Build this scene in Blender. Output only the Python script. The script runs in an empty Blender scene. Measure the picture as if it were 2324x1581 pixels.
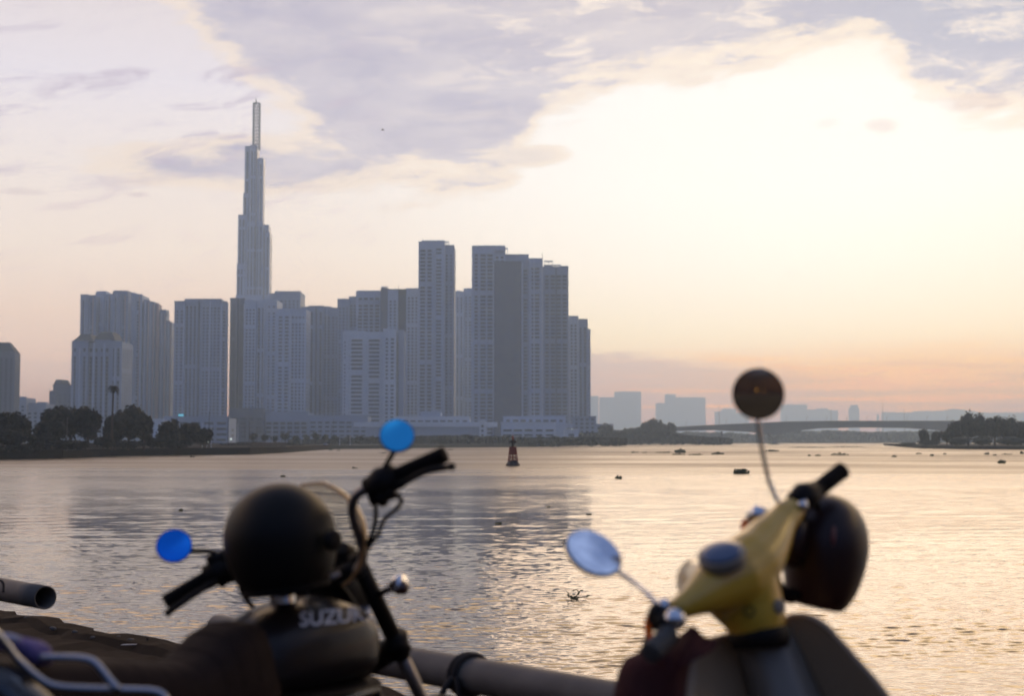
WAVE = .150
SKYK = 1.0
HAZE = 2.6e-4
HS = (.465,.475,.53)
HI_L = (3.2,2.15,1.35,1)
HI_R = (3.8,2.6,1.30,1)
import bpy, bmesh, math, random
from mathutils import Vector, Matrix, noise as mnoise
from mathutils.bvhtree import BVHTree
R = random.Random(7)
scene = bpy.context.scene
COL = scene.collection
PI = math.pi
# ------------------------------------------------------------------ camera maths
F, CX, CY, HOR, EYE = 3228.0, 1162.0, 790.5, 1000.0, 3.6
TILT = math.atan((HOR - CY) / F)
FW = Vector((0, math.cos(TILT), math.sin(TILT)))
UP = Vector((0, -math.sin(TILT), math.cos(TILT)))
CAM = Vector((0, 0, EYE))

def P(px, py, y):
    """point at distance y in front of the river bank, seen in direction (px, py)"""
    d = FW + Vector((1, 0, 0)) * ((px - CX) / F) + UP * ((CY - py) / F)
    return CAM + d * (y / d.y)

def G(px, py, z=0.0):
    d = FW + Vector((1, 0, 0)) * ((px - CX) / F) + UP * ((CY - py) / F)
    return CAM + d * ((z - EYE) / d.z)

# ------------------------------------------------------------------ mesh building
class MB:
    def __init__(s): s.v = []; s.f = []; s.m = []; s.mi = 0
    def add(s, vs, fs):
        o = len(s.v); s.v.extend(tuple(v) for v in vs)
        for f in fs: s.f.append(tuple(i + o for i in f)); s.m.append(s.mi)
    def box(s, x0, x1, y0, y1, z0, z1):
        s.add([(x0,y0,z0),(x1,y0,z0),(x1,y1,z0),(x0,y1,z0),(x0,y0,z1),(x1,y0,z1),(x1,y1,z1),(x0,y1,z1)],
              [(0,3,2,1),(4,5,6,7),(0,1,5,4),(1,2,6,5),(2,3,7,6),(3,0,4,7)])
    def prism(s, poly, z0, z1, top=None):
        n = len(poly); top = top or poly
        s.add([(p[0],p[1],z0) for p in poly] + [(p[0],p[1],z1) for p in top],
              [tuple(range(n))[::-1], tuple(range(n, 2*n))] + [(i,(i+1)%n,(i+1)%n+n,i+n) for i in range(n)])
    def tube(s, pts, rad, seg=12, caps=True, flat=None):
        pts = [Vector(p) for p in pts]; n = len(pts)
        if not isinstance(rad, (list, tuple)): rad = [rad]*n
        vs = []; ref = None
        for i, p in enumerate(pts):
            t = (pts[min(i+1,n-1)] - pts[max(i-1,0)]).normalized()
            if ref is None:
                a = Vector((0,0,1)) if abs(t.z) < .9 else Vector((1,0,0))
                ref = (a - t*a.dot(t)).normalized()
            else: ref = (ref - t*ref.dot(t)).normalized()
            b = t.cross(ref)
            r = rad[i]; r1, r2 = r if isinstance(r, (list, tuple)) else (r, r)
            for k in range(seg):
                an = 2*PI*k/seg
                vs.append(p + ref*(math.cos(an)*r1) + b*(math.sin(an)*r2))
        fs = [(i*seg+k, i*seg+(k+1)%seg, (i+1)*seg+(k+1)%seg, (i+1)*seg+k) for i in range(n-1) for k in range(seg)]
        if caps: fs += [tuple(range(seg))[::-1], tuple(range((n-1)*seg, n*seg))]
        s.add(vs, fs)
    def lathe(s, prof, origin, axis, seg=24, close=True):
        """prof: (radius, height) along axis"""
        axis = Vector(axis).normalized(); origin = Vector(origin)
        a = Vector((0,0,1)) if abs(axis.z) < .9 else Vector((1,0,0))
        u = (a - axis*a.dot(axis)).normalized(); w = axis.cross(u)
        vs = [origin + axis*h + (u*math.cos(2*PI*k/seg) + w*math.sin(2*PI*k/seg))*max(r,1e-5) for r, h in prof for k in range(seg)]
        n = len(prof)
        fs = [(i*seg+k, i*seg+(k+1)%seg, (i+1)*seg+(k+1)%seg, (i+1)*seg+k) for i in range(n-1) for k in range(seg)]
        if close: fs += [tuple(range(seg))[::-1], tuple(range((n-1)*seg, n*seg))]
        s.add(vs, fs)
    def ball(s, c, r, rings=10, seg=16, axis=None):
        c = Vector(c); r = (r,r,r) if not isinstance(r,(list,tuple)) else r
        vs = []; 
        for i in range(rings+1):
            th = PI*(i+.0001)/(rings+.0002)
            for k in range(seg):
                v = Vector((r[0]*math.sin(th)*math.cos(2*PI*k/seg), r[1]*math.sin(th)*math.sin(2*PI*k/seg), r[2]*math.cos(th)))
                if axis is not None: v = axis @ v
                vs.append(c+v)
        s.add(vs, [(i*seg+k,(i+1)*seg+k,(i+1)*seg+(k+1)%seg,i*seg+(k+1)%seg) for i in range(rings) for k in range(seg)])
    def build(s, name, mats, parent=None, smooth=False, bevel=0, fix=False):
        me = bpy.data.meshes.new(name)
        off = Vector((0,0,0))
        if parent is not None: off = parent.matrix_world.translation if False else Vector(parent['_o'])
        elif s.v:
            xs = [v[0] for v in s.v]; ys = [v[1] for v in s.v]; zs = [v[2] for v in s.v]
            off = Vector(((min(xs)+max(xs))/2, (min(ys)+max(ys))/2, min(zs)))
        me.from_pydata([(v[0]-off.x, v[1]-off.y, v[2]-off.z) for v in s.v], [], s.f)
        if not isinstance(mats, (list, tuple)): mats = [mats]
        for m in mats: me.materials.append(m)
        if len(mats) > 1:
            for p, mi in zip(me.polygons, s.m): p.material_index = mi
        if smooth: me.polygons.foreach_set('use_smooth', [True]*len(me.polygons))
        if fix:
            bm = bmesh.new(); bm.from_mesh(me); bmesh.ops.recalc_face_normals(bm, faces=bm.faces); bm.to_mesh(me); bm.free()
        me.update()
        o = bpy.data.objects.new(name, me); COL.objects.link(o)
        if parent is not None:
            o.parent = parent; o['_o'] = parent['_o']
        else:
            o.location = off; o['_o'] = tuple(off)
        if bevel:
            b = o.modifiers.new('bevel', 'BEVEL'); b.width = bevel; b.segments = 2; b.limit_method = 'ANGLE'
        return o

def tag(o, label=None, cat=None, group=None, kind=None):
    if label: o['label'] = label
    if cat: o['category'] = cat
    if group: o['group'] = group
    if kind: o['kind'] = kind
    return o
def thing(name, loc, label, cat, group=None):
    o = bpy.data.objects.new(name, None); COL.objects.link(o); o.location = Vector(loc); o['_o'] = tuple(loc)
    o.empty_display_size = .2
    return tag(o, label, cat, group)
def dup(root, loc, rz=0.0, sc=None, label=None):
    def cp(o, par):
        c = o.copy(); COL.objects.link(c)
        if par is not None: c.parent = par
        for ch in list(o.children): cp(ch, c)
        return c
    r = cp(root, None); r.location = loc; r.rotation_euler.z = rz
    if sc: r.scale = sc
    if label: r['label'] = label
    return r
def spline(pts, n=8):
    """Catmull-Rom through points"""
    pts = [Vector(p) for p in pts]; out = []
    q = [pts[0]*2-pts[1]] + pts + [pts[-1]*2-pts[-2]]
    for i in range(1, len(q)-2):
        for k in range(n):
            t = k/n; a,b,c,d = q[i-1],q[i],q[i+1],q[i+2]
            out.append(.5*((2*b)+(c-a)*t+(2*a-5*b+4*c-d)*t*t+(3*b-a-3*c+d)*t**3))
    out.append(pts[-1]); return out
def interp(tab, x):
    if x <= tab[0][0]: return tab[0][1]
    for (a, b), (c, d) in zip(tab, tab[1:]):
        if x <= c: return b + (d-b)*(x-a)/(c-a)
    return tab[-1][1]

# ------------------------------------------------------------------ materials
def srgb(r, g, b, k=1.0):
    f = lambda c: ((c/255)/12.92 if c <= 10 else (((c/255)+.055)/1.055)**2.4)*k
    return (f(r), f(g), f(b), 1)
def mat(name, col, rough=.6, metal=0.0, var=.25, scale=6.0, bump=0.0, coat=0.0, spec=.5, trans=0.0, ior=1.45, emit=None, es=1.0, alpha=1.0, co='Object'):
    m = bpy.data.materials.new(name); m.use_nodes = True
    nt = m.node_tree; b = nt.nodes['Principled BSDF']
    c = (*col[:3], 1)
    tc = nt.nodes.new('ShaderNodeTexCoord')
    nz = nt.nodes.new('ShaderNodeTexNoise'); nz.inputs['Scale'].default_value = scale; nz.inputs['Detail'].default_value = 6
    nt.links.new(tc.outputs[co], nz.inputs['Vector'])
    mx = nt.nodes.new('ShaderNodeMix'); mx.data_type = 'RGBA'
    mx.inputs['A'].default_value = tuple(max(0, x*(1-var)) for x in c[:3]) + (1,)
    mx.inputs['B'].default_value = tuple(min(1, x*(1+var)) for x in c[:3]) + (1,)
    nt.links.new(nz.outputs['Fac'], mx.inputs['Factor'])
    nt.links.new(mx.outputs['Result'], b.inputs['Base Color'])
    b.inputs['Roughness'].default_value = rough; b.inputs['Metallic'].default_value = metal
    b.inputs['Coat Weight'].default_value = coat; b.inputs['Coat Roughness'].default_value = .08
    b.inputs['Specular IOR Level'].default_value = spec
    b.inputs['Transmission Weight'].default_value = trans; b.inputs['IOR'].default_value = ior
    b.inputs['Alpha'].default_value = alpha
    if emit: b.inputs['Emission Color'].default_value = (*emit[:3],1); b.inputs['Emission Strength'].default_value = es
    if bump:
        bp = nt.nodes.new('ShaderNodeBump'); bp.inputs['Strength'].default_value = bump; bp.inputs['Distance'].default_value = .02
        nt.links.new(nz.outputs['Fac'], bp.inputs['Height']); nt.links.new(bp.outputs['Normal'], b.inputs['Normal'])
    return m

# node expression helper
class X:
    def __init__(s, nt, sock): s.nt, s.s = nt, sock
    def _m(s, op, *o):
        n = s.nt.nodes.new('ShaderNodeMath'); n.operation = op
        for i, v in enumerate((s,)+o):
            if isinstance(v, X): s.nt.links.new(v.s, n.inputs[i])
            else: n.inputs[i].default_value = v
        return X(s.nt, n.outputs[0])
    def __add__(s, o): return s._m('ADD', o)
    def __radd__(s, o): return s._m('ADD', o)
    def __sub__(s, o): return s._m('SUBTRACT', o)
    def __rsub__(s, o): return (s*-1)._m('ADD', o)
    def __mul__(s, o): return s._m('MULTIPLY', o)
    def __rmul__(s, o): return s._m('MULTIPLY', o)
    def __truediv__(s, o): return s._m('DIVIDE', o)
    def mx(s, o): return s._m('MAXIMUM', o)
    def mn(s, o): return s._m('MINIMUM', o)
    def fn(s, op, *o): return s._m(op, *o)
    def sst(s, a, b):
        n = s.nt.nodes.new('ShaderNodeMapRange'); n.interpolation_type = 'SMOOTHSTEP'
        s.nt.links.new(s.s, n.inputs[0])
        lo, hi, t0, t1 = (a, b, 0., 1.) if a < b else (b, a, 1., 0.)
        n.inputs[1].default_value = lo; n.inputs[2].default_value = hi; n.inputs[3].default_value = t0; n.inputs[4].default_value = t1
        return X(s.nt, n.outputs[0])
    def curve(s, pts, x0, x1, y0, y1):
        n = s.nt.nodes.new('ShaderNodeFloatCurve'); c = n.mapping.curves[0]
        t = (s - x0) / (x1 - x0)
        s.nt.links.new(t.s, n.inputs['Value'])
        pp = [((a-x0)/(x1-x0), (b-y0)/(y1-y0)) for a, b in pts]
        while len(c.points) < len(pp): c.points.new(.5, .5)
        for q, (a, b) in zip(c.points, pp): q.location = (a, b)
        n.mapping.use_clip = False
        n.mapping.update()
        return X(s.nt, n.outputs[0])*(y1-y0) + y0
def cxyz(nt, x, y, z):
    n = nt.nodes.new('ShaderNodeCombineXYZ')
    for i, v in enumerate((x, y, z)):
        if isinstance(v, X): nt.links.new(v.s, n.inputs[i])
        else: n.inputs[i].default_value = v
    return n.outputs[0]
def nnoise(nt, vec, scale, detail=5, rough=.55, dist=0.0):
    n = nt.nodes.new('ShaderNodeTexNoise'); nt.links.new(vec, n.inputs['Vector'])
    n.inputs['Scale'].default_value = scale; n.inputs['Detail'].default_value = detail
    n.inputs['Roughness'].default_value = rough; n.inputs['Distortion'].default_value = dist
    return X(nt, n.outputs['Fac'])
def ramp(nt, fac, stops):
    n = nt.nodes.new('ShaderNodeValToRGB'); nt.links.new(fac.s, n.inputs[0]); e = n.color_ramp.elements
    while len(e) < len(stops): e.new(.5)
    for q, (p, c) in zip(e, stops): q.position = p; q.color = c
    return n.outputs[0]
def mixc(nt, fac, a, b):
    n = nt.nodes.new('ShaderNodeMix'); n.data_type = 'RGBA'; n.clamp_factor = True
    nt.links.new(fac.s, n.inputs['Factor'])
    for k, v in (('A', a), ('B', b)):
        if isinstance(v, tuple): n.inputs[k].default_value = v
        else: nt.links.new(v, n.inputs[k])
    return n.outputs['Result']
# ------------------------------------------------------------------ camera
cam = bpy.data.cameras.new('camera'); co = bpy.data.objects.new('camera', cam); COL.objects.link(co)
co.location = CAM; co.rotation_euler = (PI/2 + TILT, 0, 0)
cam.sensor_width = 36; cam.lens = 36*F/2324; cam.clip_start = .1; cam.clip_end = 30000
cam.dof.use_dof = True; cam.dof.focus_distance = 15.0; cam.dof.aperture_fstop = 2.5; cam.dof.aperture_blades = 0
scene.camera = co
scene.view_settings.view_transform = 'Standard'; scene.view_settings.look = 'None'
scene.view_settings.exposure = 0.0; scene.view_settings.gamma = 1.0
scene.render.film_transparent = False
cy = scene.cycles
cy.use_denoising = True; cy.denoiser = 'OPENIMAGEDENOISE'
cy.max_bounces = 6; cy.diffuse_bounces = 2; cy.glossy_bounces = 4; cy.transmission_bounces = 5; cy.transparent_max_bounces = 12
cy.volume_bounces = 2; cy.use_adaptive_sampling = False; cy.caustics_reflective = False; cy.caustics_refractive = False
cy.sample_clamp_indirect = 2.5

# ------------------------------------------------------------------ sky
SUN_AZ, SUN_EL = 17.0, 7.0
w = bpy.data.worlds.new('World'); scene.world = w; w.use_nodes = True
nt = w.node_tree; nt.nodes.clear()
out = nt.nodes.new('ShaderNodeOutputWorld')
tc = nt.nodes.new('ShaderNodeTexCoord')
sep = nt.nodes.new('ShaderNodeSeparateXYZ'); nt.links.new(tc.outputs['Generated'], sep.inputs[0])
dx, dy, dz = (X(nt, sep.outputs[i]) for i in range(3))
el = dz.fn('ARCSINE')*(180/PI)
az = dx.fn('ARCTAN2', dy)*(180/PI)
def AZ(px): return math.degrees(math.atan((px-CX)/F))
def EL(py): return math.degrees(math.atan((HOR-py)/F))
c = srgb
# clear sky: left, right
elf = (el+2)/32.0
def st(e, col): return (max(0, min(1, (e+2)/32)), col)
left = ramp(nt, elf, [st(-2, c(190,165,160)), st(.5, c(200,176,174)), st(2.5, c(226,204,198)), st(5, c(237,216,206)), st(7.5, c(241,227,219)),
                      st(11, c(238,228,226)), st(14, c(230,224,232)), st(19, c(226,214,214)), st(30, c(150,145,160))])
right = ramp(nt, elf, [st(-2, c(205,180,172)), st(.4, c(216,194,188)), st(1.4, c(224,200,192)), st(2.8, c(238,214,199)), st(4.2, c(245,228,208)),
                       st(7, c(247,236,226)), st(10, c(248,243,240)), st(14, c(248,245,244)), st(20, c(250,228,190)), st(30, c(190,160,130))])
base = mixc(nt, az.sst(-13, 6), left, right)
# the bright opening in the clouds on the right
glow = ((az-11)*(az-11)/110 + (el-9.5)*(el-9.5)/24).fn('MULTIPLY', -1.0).fn('EXPONENT')
base = mixc(nt, glow*.6, base, (.98,.955,.93,1))
# noise fields in degrees
warp = nnoise(nt, cxyz(nt, az*.10, el*.22, 3.3), 1.0, 6, .6)
wv = cxyz(nt, az*.13 + warp*.8, el*.42 - az*.05 + warp*1.2, 0.0)
fbm = nnoise(nt, wv, 1.6, 8, .62)
fine = nnoise(nt, cxyz(nt, az*.5 + warp*1.5, el*1.7 + warp*2.0, 7.0), 1.0, 8, .6)
wisp = nnoise(nt, cxyz(nt, az*.22 + warp*1.6, el*.9 - az*.16, 11.0), 1.1, 8, .65, .5)
# main cloud: lower edge as a function of azimuth
edge = [(-90, 20), (AZ(180), EL(-60)), (AZ(330), EL(0)), (AZ(420), EL(70)), (AZ(560), EL(190)), (AZ(660), EL(260)), (AZ(760), EL(380)), (AZ(900), EL(440)),
        (AZ(1080), EL(415)), (AZ(1180), EL(372)), (AZ(1230), EL(270)), (AZ(1330), EL(222)), (AZ(1500), EL(190)), (AZ(1700), EL(158)),
        (AZ(1920), EL(118)), (AZ(2040), EL(150)), (AZ(2110), EL(255)), (AZ(2250), EL(285)), (30, EL(290)), (90, 8)]
ec = az.curve(edge, -90, 90, 0, 30)
jag = (fbm-.5)*4.4 + (fine-.5)*2.6
mA = (el - ec + jag).sst(-.7, 1.5)
lobe = 1 - (((az-AZ(620))*(az-AZ(620)))/60 + ((el-EL(378)-(az-AZ(600))*.02)*(el-EL(378)-(az-AZ(600))*.02))/1.3)
mB = (lobe + jag*.42).sst(-.25, 1.0)
tail = 1 - (((az-AZ(1130))*(az-AZ(1130)))/9.5 + ((el-EL(345))*(el-EL(345)))/.35)
mT = (tail + jag*.5).sst(-.1, .8)
# faint streaks on the left
mC = wisp.sst(.50, .68) * az.sst(-4, -9) * el.sst(8.5, 11.5) * el.sst(17.5, 14.5)*1.3
streak2 = wisp.sst(.54, .66) * az.sst(-1, -6) * el.sst(4.5, 8) * el.sst(11, 9)*.35
def puff(px, py, rx, ry, k=.7):
    a0, e0, ra, re = AZ(px), EL(py), rx/F*57.3, ry/F*57.3
    return (1 - ((az-a0)*(az-a0)/(ra*ra) + (el-e0)*(el-e0)/(re*re)) + jag*.45).sst(0, .9)*k
mP = puff(303,458,42,9).mx(puff(40,464,70,10,.5)).mx(puff(2012,302,48,22,.65)).mx(puff(1885,290,38,16,.3)).mx(puff(1800,625,18,4,.4)).mx(puff(2210,262,110,24,.7))
fade = el.sst(38, 22)
mask = (mA*fade).mx(mB).mx(mT*.7)
shade = nnoise(nt, cxyz(nt, az*.22+warp*.6, el*.6-az*.05, 21.0), 1.2, 6, .55)
cl = mixc(nt, shade.sst(.25,.75), c(178,176,199), c(208,202,212))
cl = mixc(nt, (az.sst(4,18)*el.sst(11,16))*.8, cl, c(158,168,198))
# warm lit wisps inside and along the edges of the cloud
rimm = (mask*(1-mask)*4).fn('POWER', 1.3)*.55
lit = nnoise(nt, cxyz(nt, az*.34+warp*2.2, el*1.15+az*.05+warp*1.5, 31.0), 1.25, 9, .64, .35).sst(.46, .74)*.85
cl = mixc(nt, lit*el.sst(11.0,15.5)*(az.sst(-8,3)*.8+.2), cl, c(250,236,226))
sky = mixc(nt, mask*.86, base, cl)
sky = mixc(nt, rimm*fade, sky, c(250,232,214))
sky = mixc(nt, mC*.62, sky, c(200,190,206))
sky = mixc(nt, streak2, sky, c(216,200,206))
sky = mixc(nt, mP*.6, sky, c(205,190,196))
# low bank of haze cloud over the right horizon
bank_top = 3.55 + (fbm-.5)*1.6 - az.sst(3, 20)*1.2
mL = (bank_top - el + (fine-.5)*.9).sst(-.1, .5) * az.sst(-4, 3)
sky = mixc(nt, mL*.62, sky, c(196,184,194))
band = nnoise(nt, cxyz(nt, az*.12, el*2.6, 41.0), 1.3, 5, .6)
sky = mixc(nt, band.sst(.50,.68)*el.sst(4.4,2.8)*az.sst(2,8)*.5, sky, c(250,200,176))
sky = mixc(nt, band.sst(.52,.38)*el.sst(4.0,2.4)*az.sst(6,14)*.5, sky, c(190,182,196))
# pink and orange afterglow low on the right
ag = ((az-AZ(2120))*(az-AZ(2120))/60 + (el-2.55)*(el-2.55)/1.3).fn('MULTIPLY', -1.0).fn('EXPONENT')
sky = mixc(nt, ag*(.28+band*.6), sky, c(255,203,166))
# unseen bright warm band added above the view to brighten and gild the water
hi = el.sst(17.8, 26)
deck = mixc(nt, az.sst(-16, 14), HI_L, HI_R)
fill_noise = nnoise(nt, cxyz(nt, az*.05, el*.12, 51.0), 1.2, 5, .6).sst(.35,.65)
fill_dim = mixc(nt, az.sst(-16, 14), (HI_L[0]*.6,HI_L[1]*.62,HI_L[2]*.7,1), (HI_R[0]*.6,HI_R[1]*.6,HI_R[2]*.66,1))
sky = mixc(nt, hi, sky, mixc(nt, fill_noise, fill_dim, deck))
# undo the dimming of the air box: L = (seen - S(1-T)) / T
path = (.4965/1.0)*(dz.mx(.02)).fn('POWER', -1.0)
path = path.mn(9.1)
Tt = (path*(-HAZE*1000)).fn('EXPONENT')
sv = nt.nodes.new('ShaderNodeVectorMath'); sv.operation = 'SCALE'; sv.inputs[0].default_value = HS; nt.links.new(((Tt*-1+1)).s, sv.inputs['Scale'])
su = nt.nodes.new('ShaderNodeVectorMath'); su.operation = 'SUBTRACT'; nt.links.new(sky, su.inputs[0]); nt.links.new(sv.outputs[0], su.inputs[1])
sc_ = nt.nodes.new('ShaderNodeVectorMath'); sc_.operation = 'SCALE'; nt.links.new(su.outputs[0], sc_.inputs[0]); nt.links.new((1/1.0*Tt.fn('POWER',-1.0)).s, sc_.inputs['Scale'])
mxv = nt.nodes.new('ShaderNodeVectorMath'); mxv.operation = 'MAXIMUM'; nt.links.new(sc_.outputs[0], mxv.inputs[0]); mxv.inputs[1].default_value = (.05,.05,.05); sky = mxv.outputs[0]
_dummy = None
# sky behind the viewer: dusk blue with pale cloud
bk = dy.sst(.35, -.35)
bcl = nnoise(nt, cxyz(nt, dx*2.2, dz*3.0, 5.0), 1.5, 7, .6).sst(.42, .66)
rb = nnoise(nt, cxyz(nt, dx*7, dz*34, 61.0), 1.0, 4, .6).sst(.40,.62)
lowc = mixc(nt, rb, c(22,15,11), c(66,48,34))
blue = ramp(nt, dz, [(0.0, c(34,28,24)), (.10, c(42,42,46)), (.22, c(84,108,158)), (.5, c(96,126,188)), (1.0, c(96,122,178))])
rear = mixc(nt, bcl*.45, blue, c(128,142,178))
rear = mixc(nt, dz.sst(.16,.09), rear, lowc)
sky = mixc(nt, bk, sky, rear)
zen = dz.sst(.46, .66)
zcol = mixc(nt, nnoise(nt, cxyz(nt, dx*4, dy*4, 9.0), 1.2, 5, .6).sst(.4,.65), c(92,112,158), c(160,178,220))
sky = mixc(nt, zen, sky, zcol)
# the air box dims the sky near the horizon; what stands beyond it is correspondingly brighter
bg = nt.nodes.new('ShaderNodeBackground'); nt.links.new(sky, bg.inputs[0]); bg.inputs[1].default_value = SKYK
# physical dusk sky under the added warm band
ns = nt.nodes.new('ShaderNodeTexSky'); ns.sky_type = 'NISHITA'; ns.sun_disc = False
ns.sun_elevation = math.radians(SUN_EL); ns.sun_rotation = math.radians(SUN_AZ); ns.dust_density = 4
bg2 = nt.nodes.new('ShaderNodeBackground'); nt.links.new(ns.outputs[0], bg2.inputs[0]); bg2.inputs[1].default_value = .004
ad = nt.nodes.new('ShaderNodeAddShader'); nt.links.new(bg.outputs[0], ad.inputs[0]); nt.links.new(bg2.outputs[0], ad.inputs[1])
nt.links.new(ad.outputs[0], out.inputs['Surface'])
cy_w = w.cycles; cy_w.sampling_method = 'MANUAL'; cy_w.sample_map_resolution = 1024

# ------------------------------------------------------------------ sun behind thin cloud
sl = bpy.data.lights.new('sun', 'SUN'); so = bpy.data.objects.new('sun', sl); COL.objects.link(so)
sl.energy = .95; sl.angle = math.radians(36); sl.color = (1, .66, .37)
sd = Vector((math.sin(math.radians(SUN_AZ))*math.cos(math.radians(SUN_EL)), math.cos(math.radians(SUN_AZ))*math.cos(math.radians(SUN_EL)), math.sin(math.radians(SUN_EL))))
so.rotation_euler = sd.to_track_quat('Z', 'Y').to_euler(); so.location = (5, -4, 12)
# ------------------------------------------------------------------ water
m = bpy.data.materials.new('river_water'); m.use_nodes = True
nt = m.node_tree; b = nt.nodes['Principled BSDF']
geo = nt.nodes.new('ShaderNodeNewGeometry'); sp = nt.nodes.new('ShaderNodeSeparateXYZ'); nt.links.new(geo.outputs['Position'], sp.inputs[0])
wx, wy = X(nt, sp.outputs[0]), X(nt, sp.outputs[1])
dist = (wx*wx+wy*wy).fn('SQRT')
wind = nnoise(nt, cxyz(nt, wx*.006, wy*.018, 0.0), 1.0, 4, .6)      # gust patches on the river
lines = nnoise(nt, cxyz(nt, wx*.012, wy*.055, 4.0), 1.0, 4, .6)
calm = (wind*.5 + lines*.6).sst(.45, .63)
n1 = nnoise(nt, cxyz(nt, wx*1.1, wy*2.4, 0.0), 1.0, 3, .55, .3)
n2 = nnoise(nt, cxyz(nt, wx*3.2 + wy*.7, wy*7.5, 2.0), 1.0, 2, .5, .2)
n3 = nnoise(nt, cxyz(nt, wx*.25, wy*.7, 5.0), 1.0, 3, .5)
hgt = n1*.07 + n2*.022 + n3*.10
amp = (calm*.9 + .16)
bp = nt.nodes.new('ShaderNodeBump'); bp.inputs['Distance'].default_value = 1.0
nt.links.new((hgt*amp).s, bp.inputs['Height']); 
nt.links.new((dist.sst(40, 130)*.42+.10).s, bp.inputs['Strength'])
nt.links.new(bp.outputs['Normal'], b.inputs['Normal'])
b.inputs['Base Color'].default_value = (.17, .12, .07, 1)
nt.links.new((dist.sst(25, 260)*(calm*.22+.23)+.06).s, b.inputs['Roughness'])
b.inputs['IOR'].default_value = 1.33
M_water = m
XB, Y0B, Y1B = 5200, -600, 9200
import numpy as np
rs = np.random.RandomState(5)
# the near river is real wave relief; rows and columns get coarser with distance
NR, NC, TA, Y0, Y1 = 1050, 860, math.tan(math.radians(27)), 15.0, 300.0
py_ = np.linspace(HOR+EYE*F/Y0, HOR+EYE*F/Y1, NR); yy = EYE*F/(py_-HOR)
tt = np.linspace(-TA, TA, NC)
YY, TT = np.meshgrid(yy, tt, indexing='ij'); XX = YY*TT
row = np.gradient(yy)[:, None]
def lowf(x, y, seed, n=10, lx=40., ly=9.):
    r = np.random.RandomState(seed); o = 0
    for i in range(n):
        k = 2**r.uniform(-.8, 1.0); o = o + np.cos(x*2*PI/lx*k*r.uniform(-1,1) + y*2*PI/ly*k*r.uniform(.4,1)*r.choice([-1,1]) + r.uniform(0,6.28))
    return o/math.sqrt(n/2)
env = np.clip(.88 + .13*lowf(XX, YY, 3) + .13*lowf(XX, YY, 4, 10, 12., 3.), .35, 1.35)
H = np.zeros_like(XX); NW = 110
for i in range(NW):
    lam = .10*(2.8/.10)**rs.rand(); k = 2*PI/lam; an = rs.normal(math.radians(-83), .42)
    w_ = np.clip((lam/(2.0*row) - .5)/.8, 0, 1)
    if lam > .6: w_ = w_*(.10+.62*np.clip((YY-35)/70, 0, 1))
    else: w_ = w_*1.28
    H += w_*(WAVE*math.sqrt(2/NW)/k)*np.cos(k*(XX*math.cos(an)+YY*math.sin(an)) + rs.rand()*6.28)
H *= env
ed_ = np.clip(np.minimum(np.arange(NR), np.arange(NR)[::-1])/12., 0, 1)[:, None]*np.clip(np.minimum(np.arange(NC), np.arange(NC)[::-1])/10., 0, 1)[None, :]
H *= ed_
co_ = np.stack([XX, YY, H], -1).reshape(-1, 3)
extra = np.array([(-XB,-5,0),(XB,-5,0),(XB,Y1B-100,0),(-XB,Y1B-100,0)], float)
nv = NR*NC; verts_ = np.concatenate([co_, extra])
ii, jj = np.meshgrid(np.arange(NR-1), np.arange(NC-1), indexing='ij'); q0 = (ii*NC+jj).ravel()
quads = np.stack([q0, q0+1, q0+NC+1, q0+NC], -1)
me = bpy.data.meshes.new('water'); nq = len(quads)
near = list(range(0, NC)); far = [(NR-1)*NC+j for j in range(NC)]; lft = [i*NC for i in range(NR)]; rgt = [i*NC+NC-1 for i in range(NR)]
A_, B_, C_, D_ = nv, nv+1, nv+2, nv+3
ngons = [[A_, B_]+near[::-1], [B_, C_]+rgt[::-1], [C_, D_]+far, [D_, A_]+lft]
lt = quads.size + sum(len(g) for g in ngons)
me.vertices.add(len(verts_)); me.vertices.foreach_set('co', verts_.astype(np.float32).ravel())
me.loops.add(lt); me.loops.foreach_set('vertex_index', np.concatenate([quads.ravel()]+[np.array(g) for g in ngons]).astype(np.int32))
me.polygons.add(nq+4); ls_ = list(range(0, nq*4, 4)); o_s = nq*4
for g in ngons: ls_.append(o_s); o_s += len(g)
me.polygons.foreach_set('loop_start', ls_)
me.polygons.foreach_set('use_smooth', [True]*nq+[False]*4)
me.update(calc_edges=True); me.validate(); me.materials.append(M_water)
wo = bpy.data.objects.new('water', me); COL.objects.link(wo); tag(wo, kind='structure')

# ------------------------------------------------------------------ ground
def earth(name, col, sc=1.2, bump=.6):
    m = mat(name, col, .95, var=.5, scale=sc, bump=bump, co='Generated', spec=.08); nt = m.node_tree
    g = nt.nodes.new('ShaderNodeNewGeometry'); nz = [n for n in nt.nodes if n.type == 'TEX_NOISE'][0]
    nt.links.new(g.outputs['Position'], nz.inputs['Vector']); return m
M_earth = earth('damp_earth', (.045,.040,.030))
M_bank = earth('bank_concrete', (.018,.016,.013), .4)
M_far = earth('far_ground', (.07,.075,.06), .02, 0)
mb = MB(); mb.add([(-XB,Y0B+60,-2),(XB,Y0B+60,-2),(XB,Y1B-80,-2),(-XB,Y1B-80,-2)], [(0,1,2,3)])
tag(mb.build('ground', M_far), kind='structure')
def land(name, shore, back, z, m, kind='structure'):
    pts = [G(*s) for s in shore]
    poly = [(p.x, p.y) for p in pts] + back
    mb = MB(); mb.prism(poly, -1.9, z); o = mb.build(name, m, fix=True); return tag(o, kind=kind)
LZ = 1.7
left_shore = [(-420,1047),(0,1044),(143,1042),(250,1037),(400,1034.5),(567,1033),(655,1028)]
land('land', left_shore, [(-78,700),(-900,700),(-900,200)], LZ, M_bank)
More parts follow.
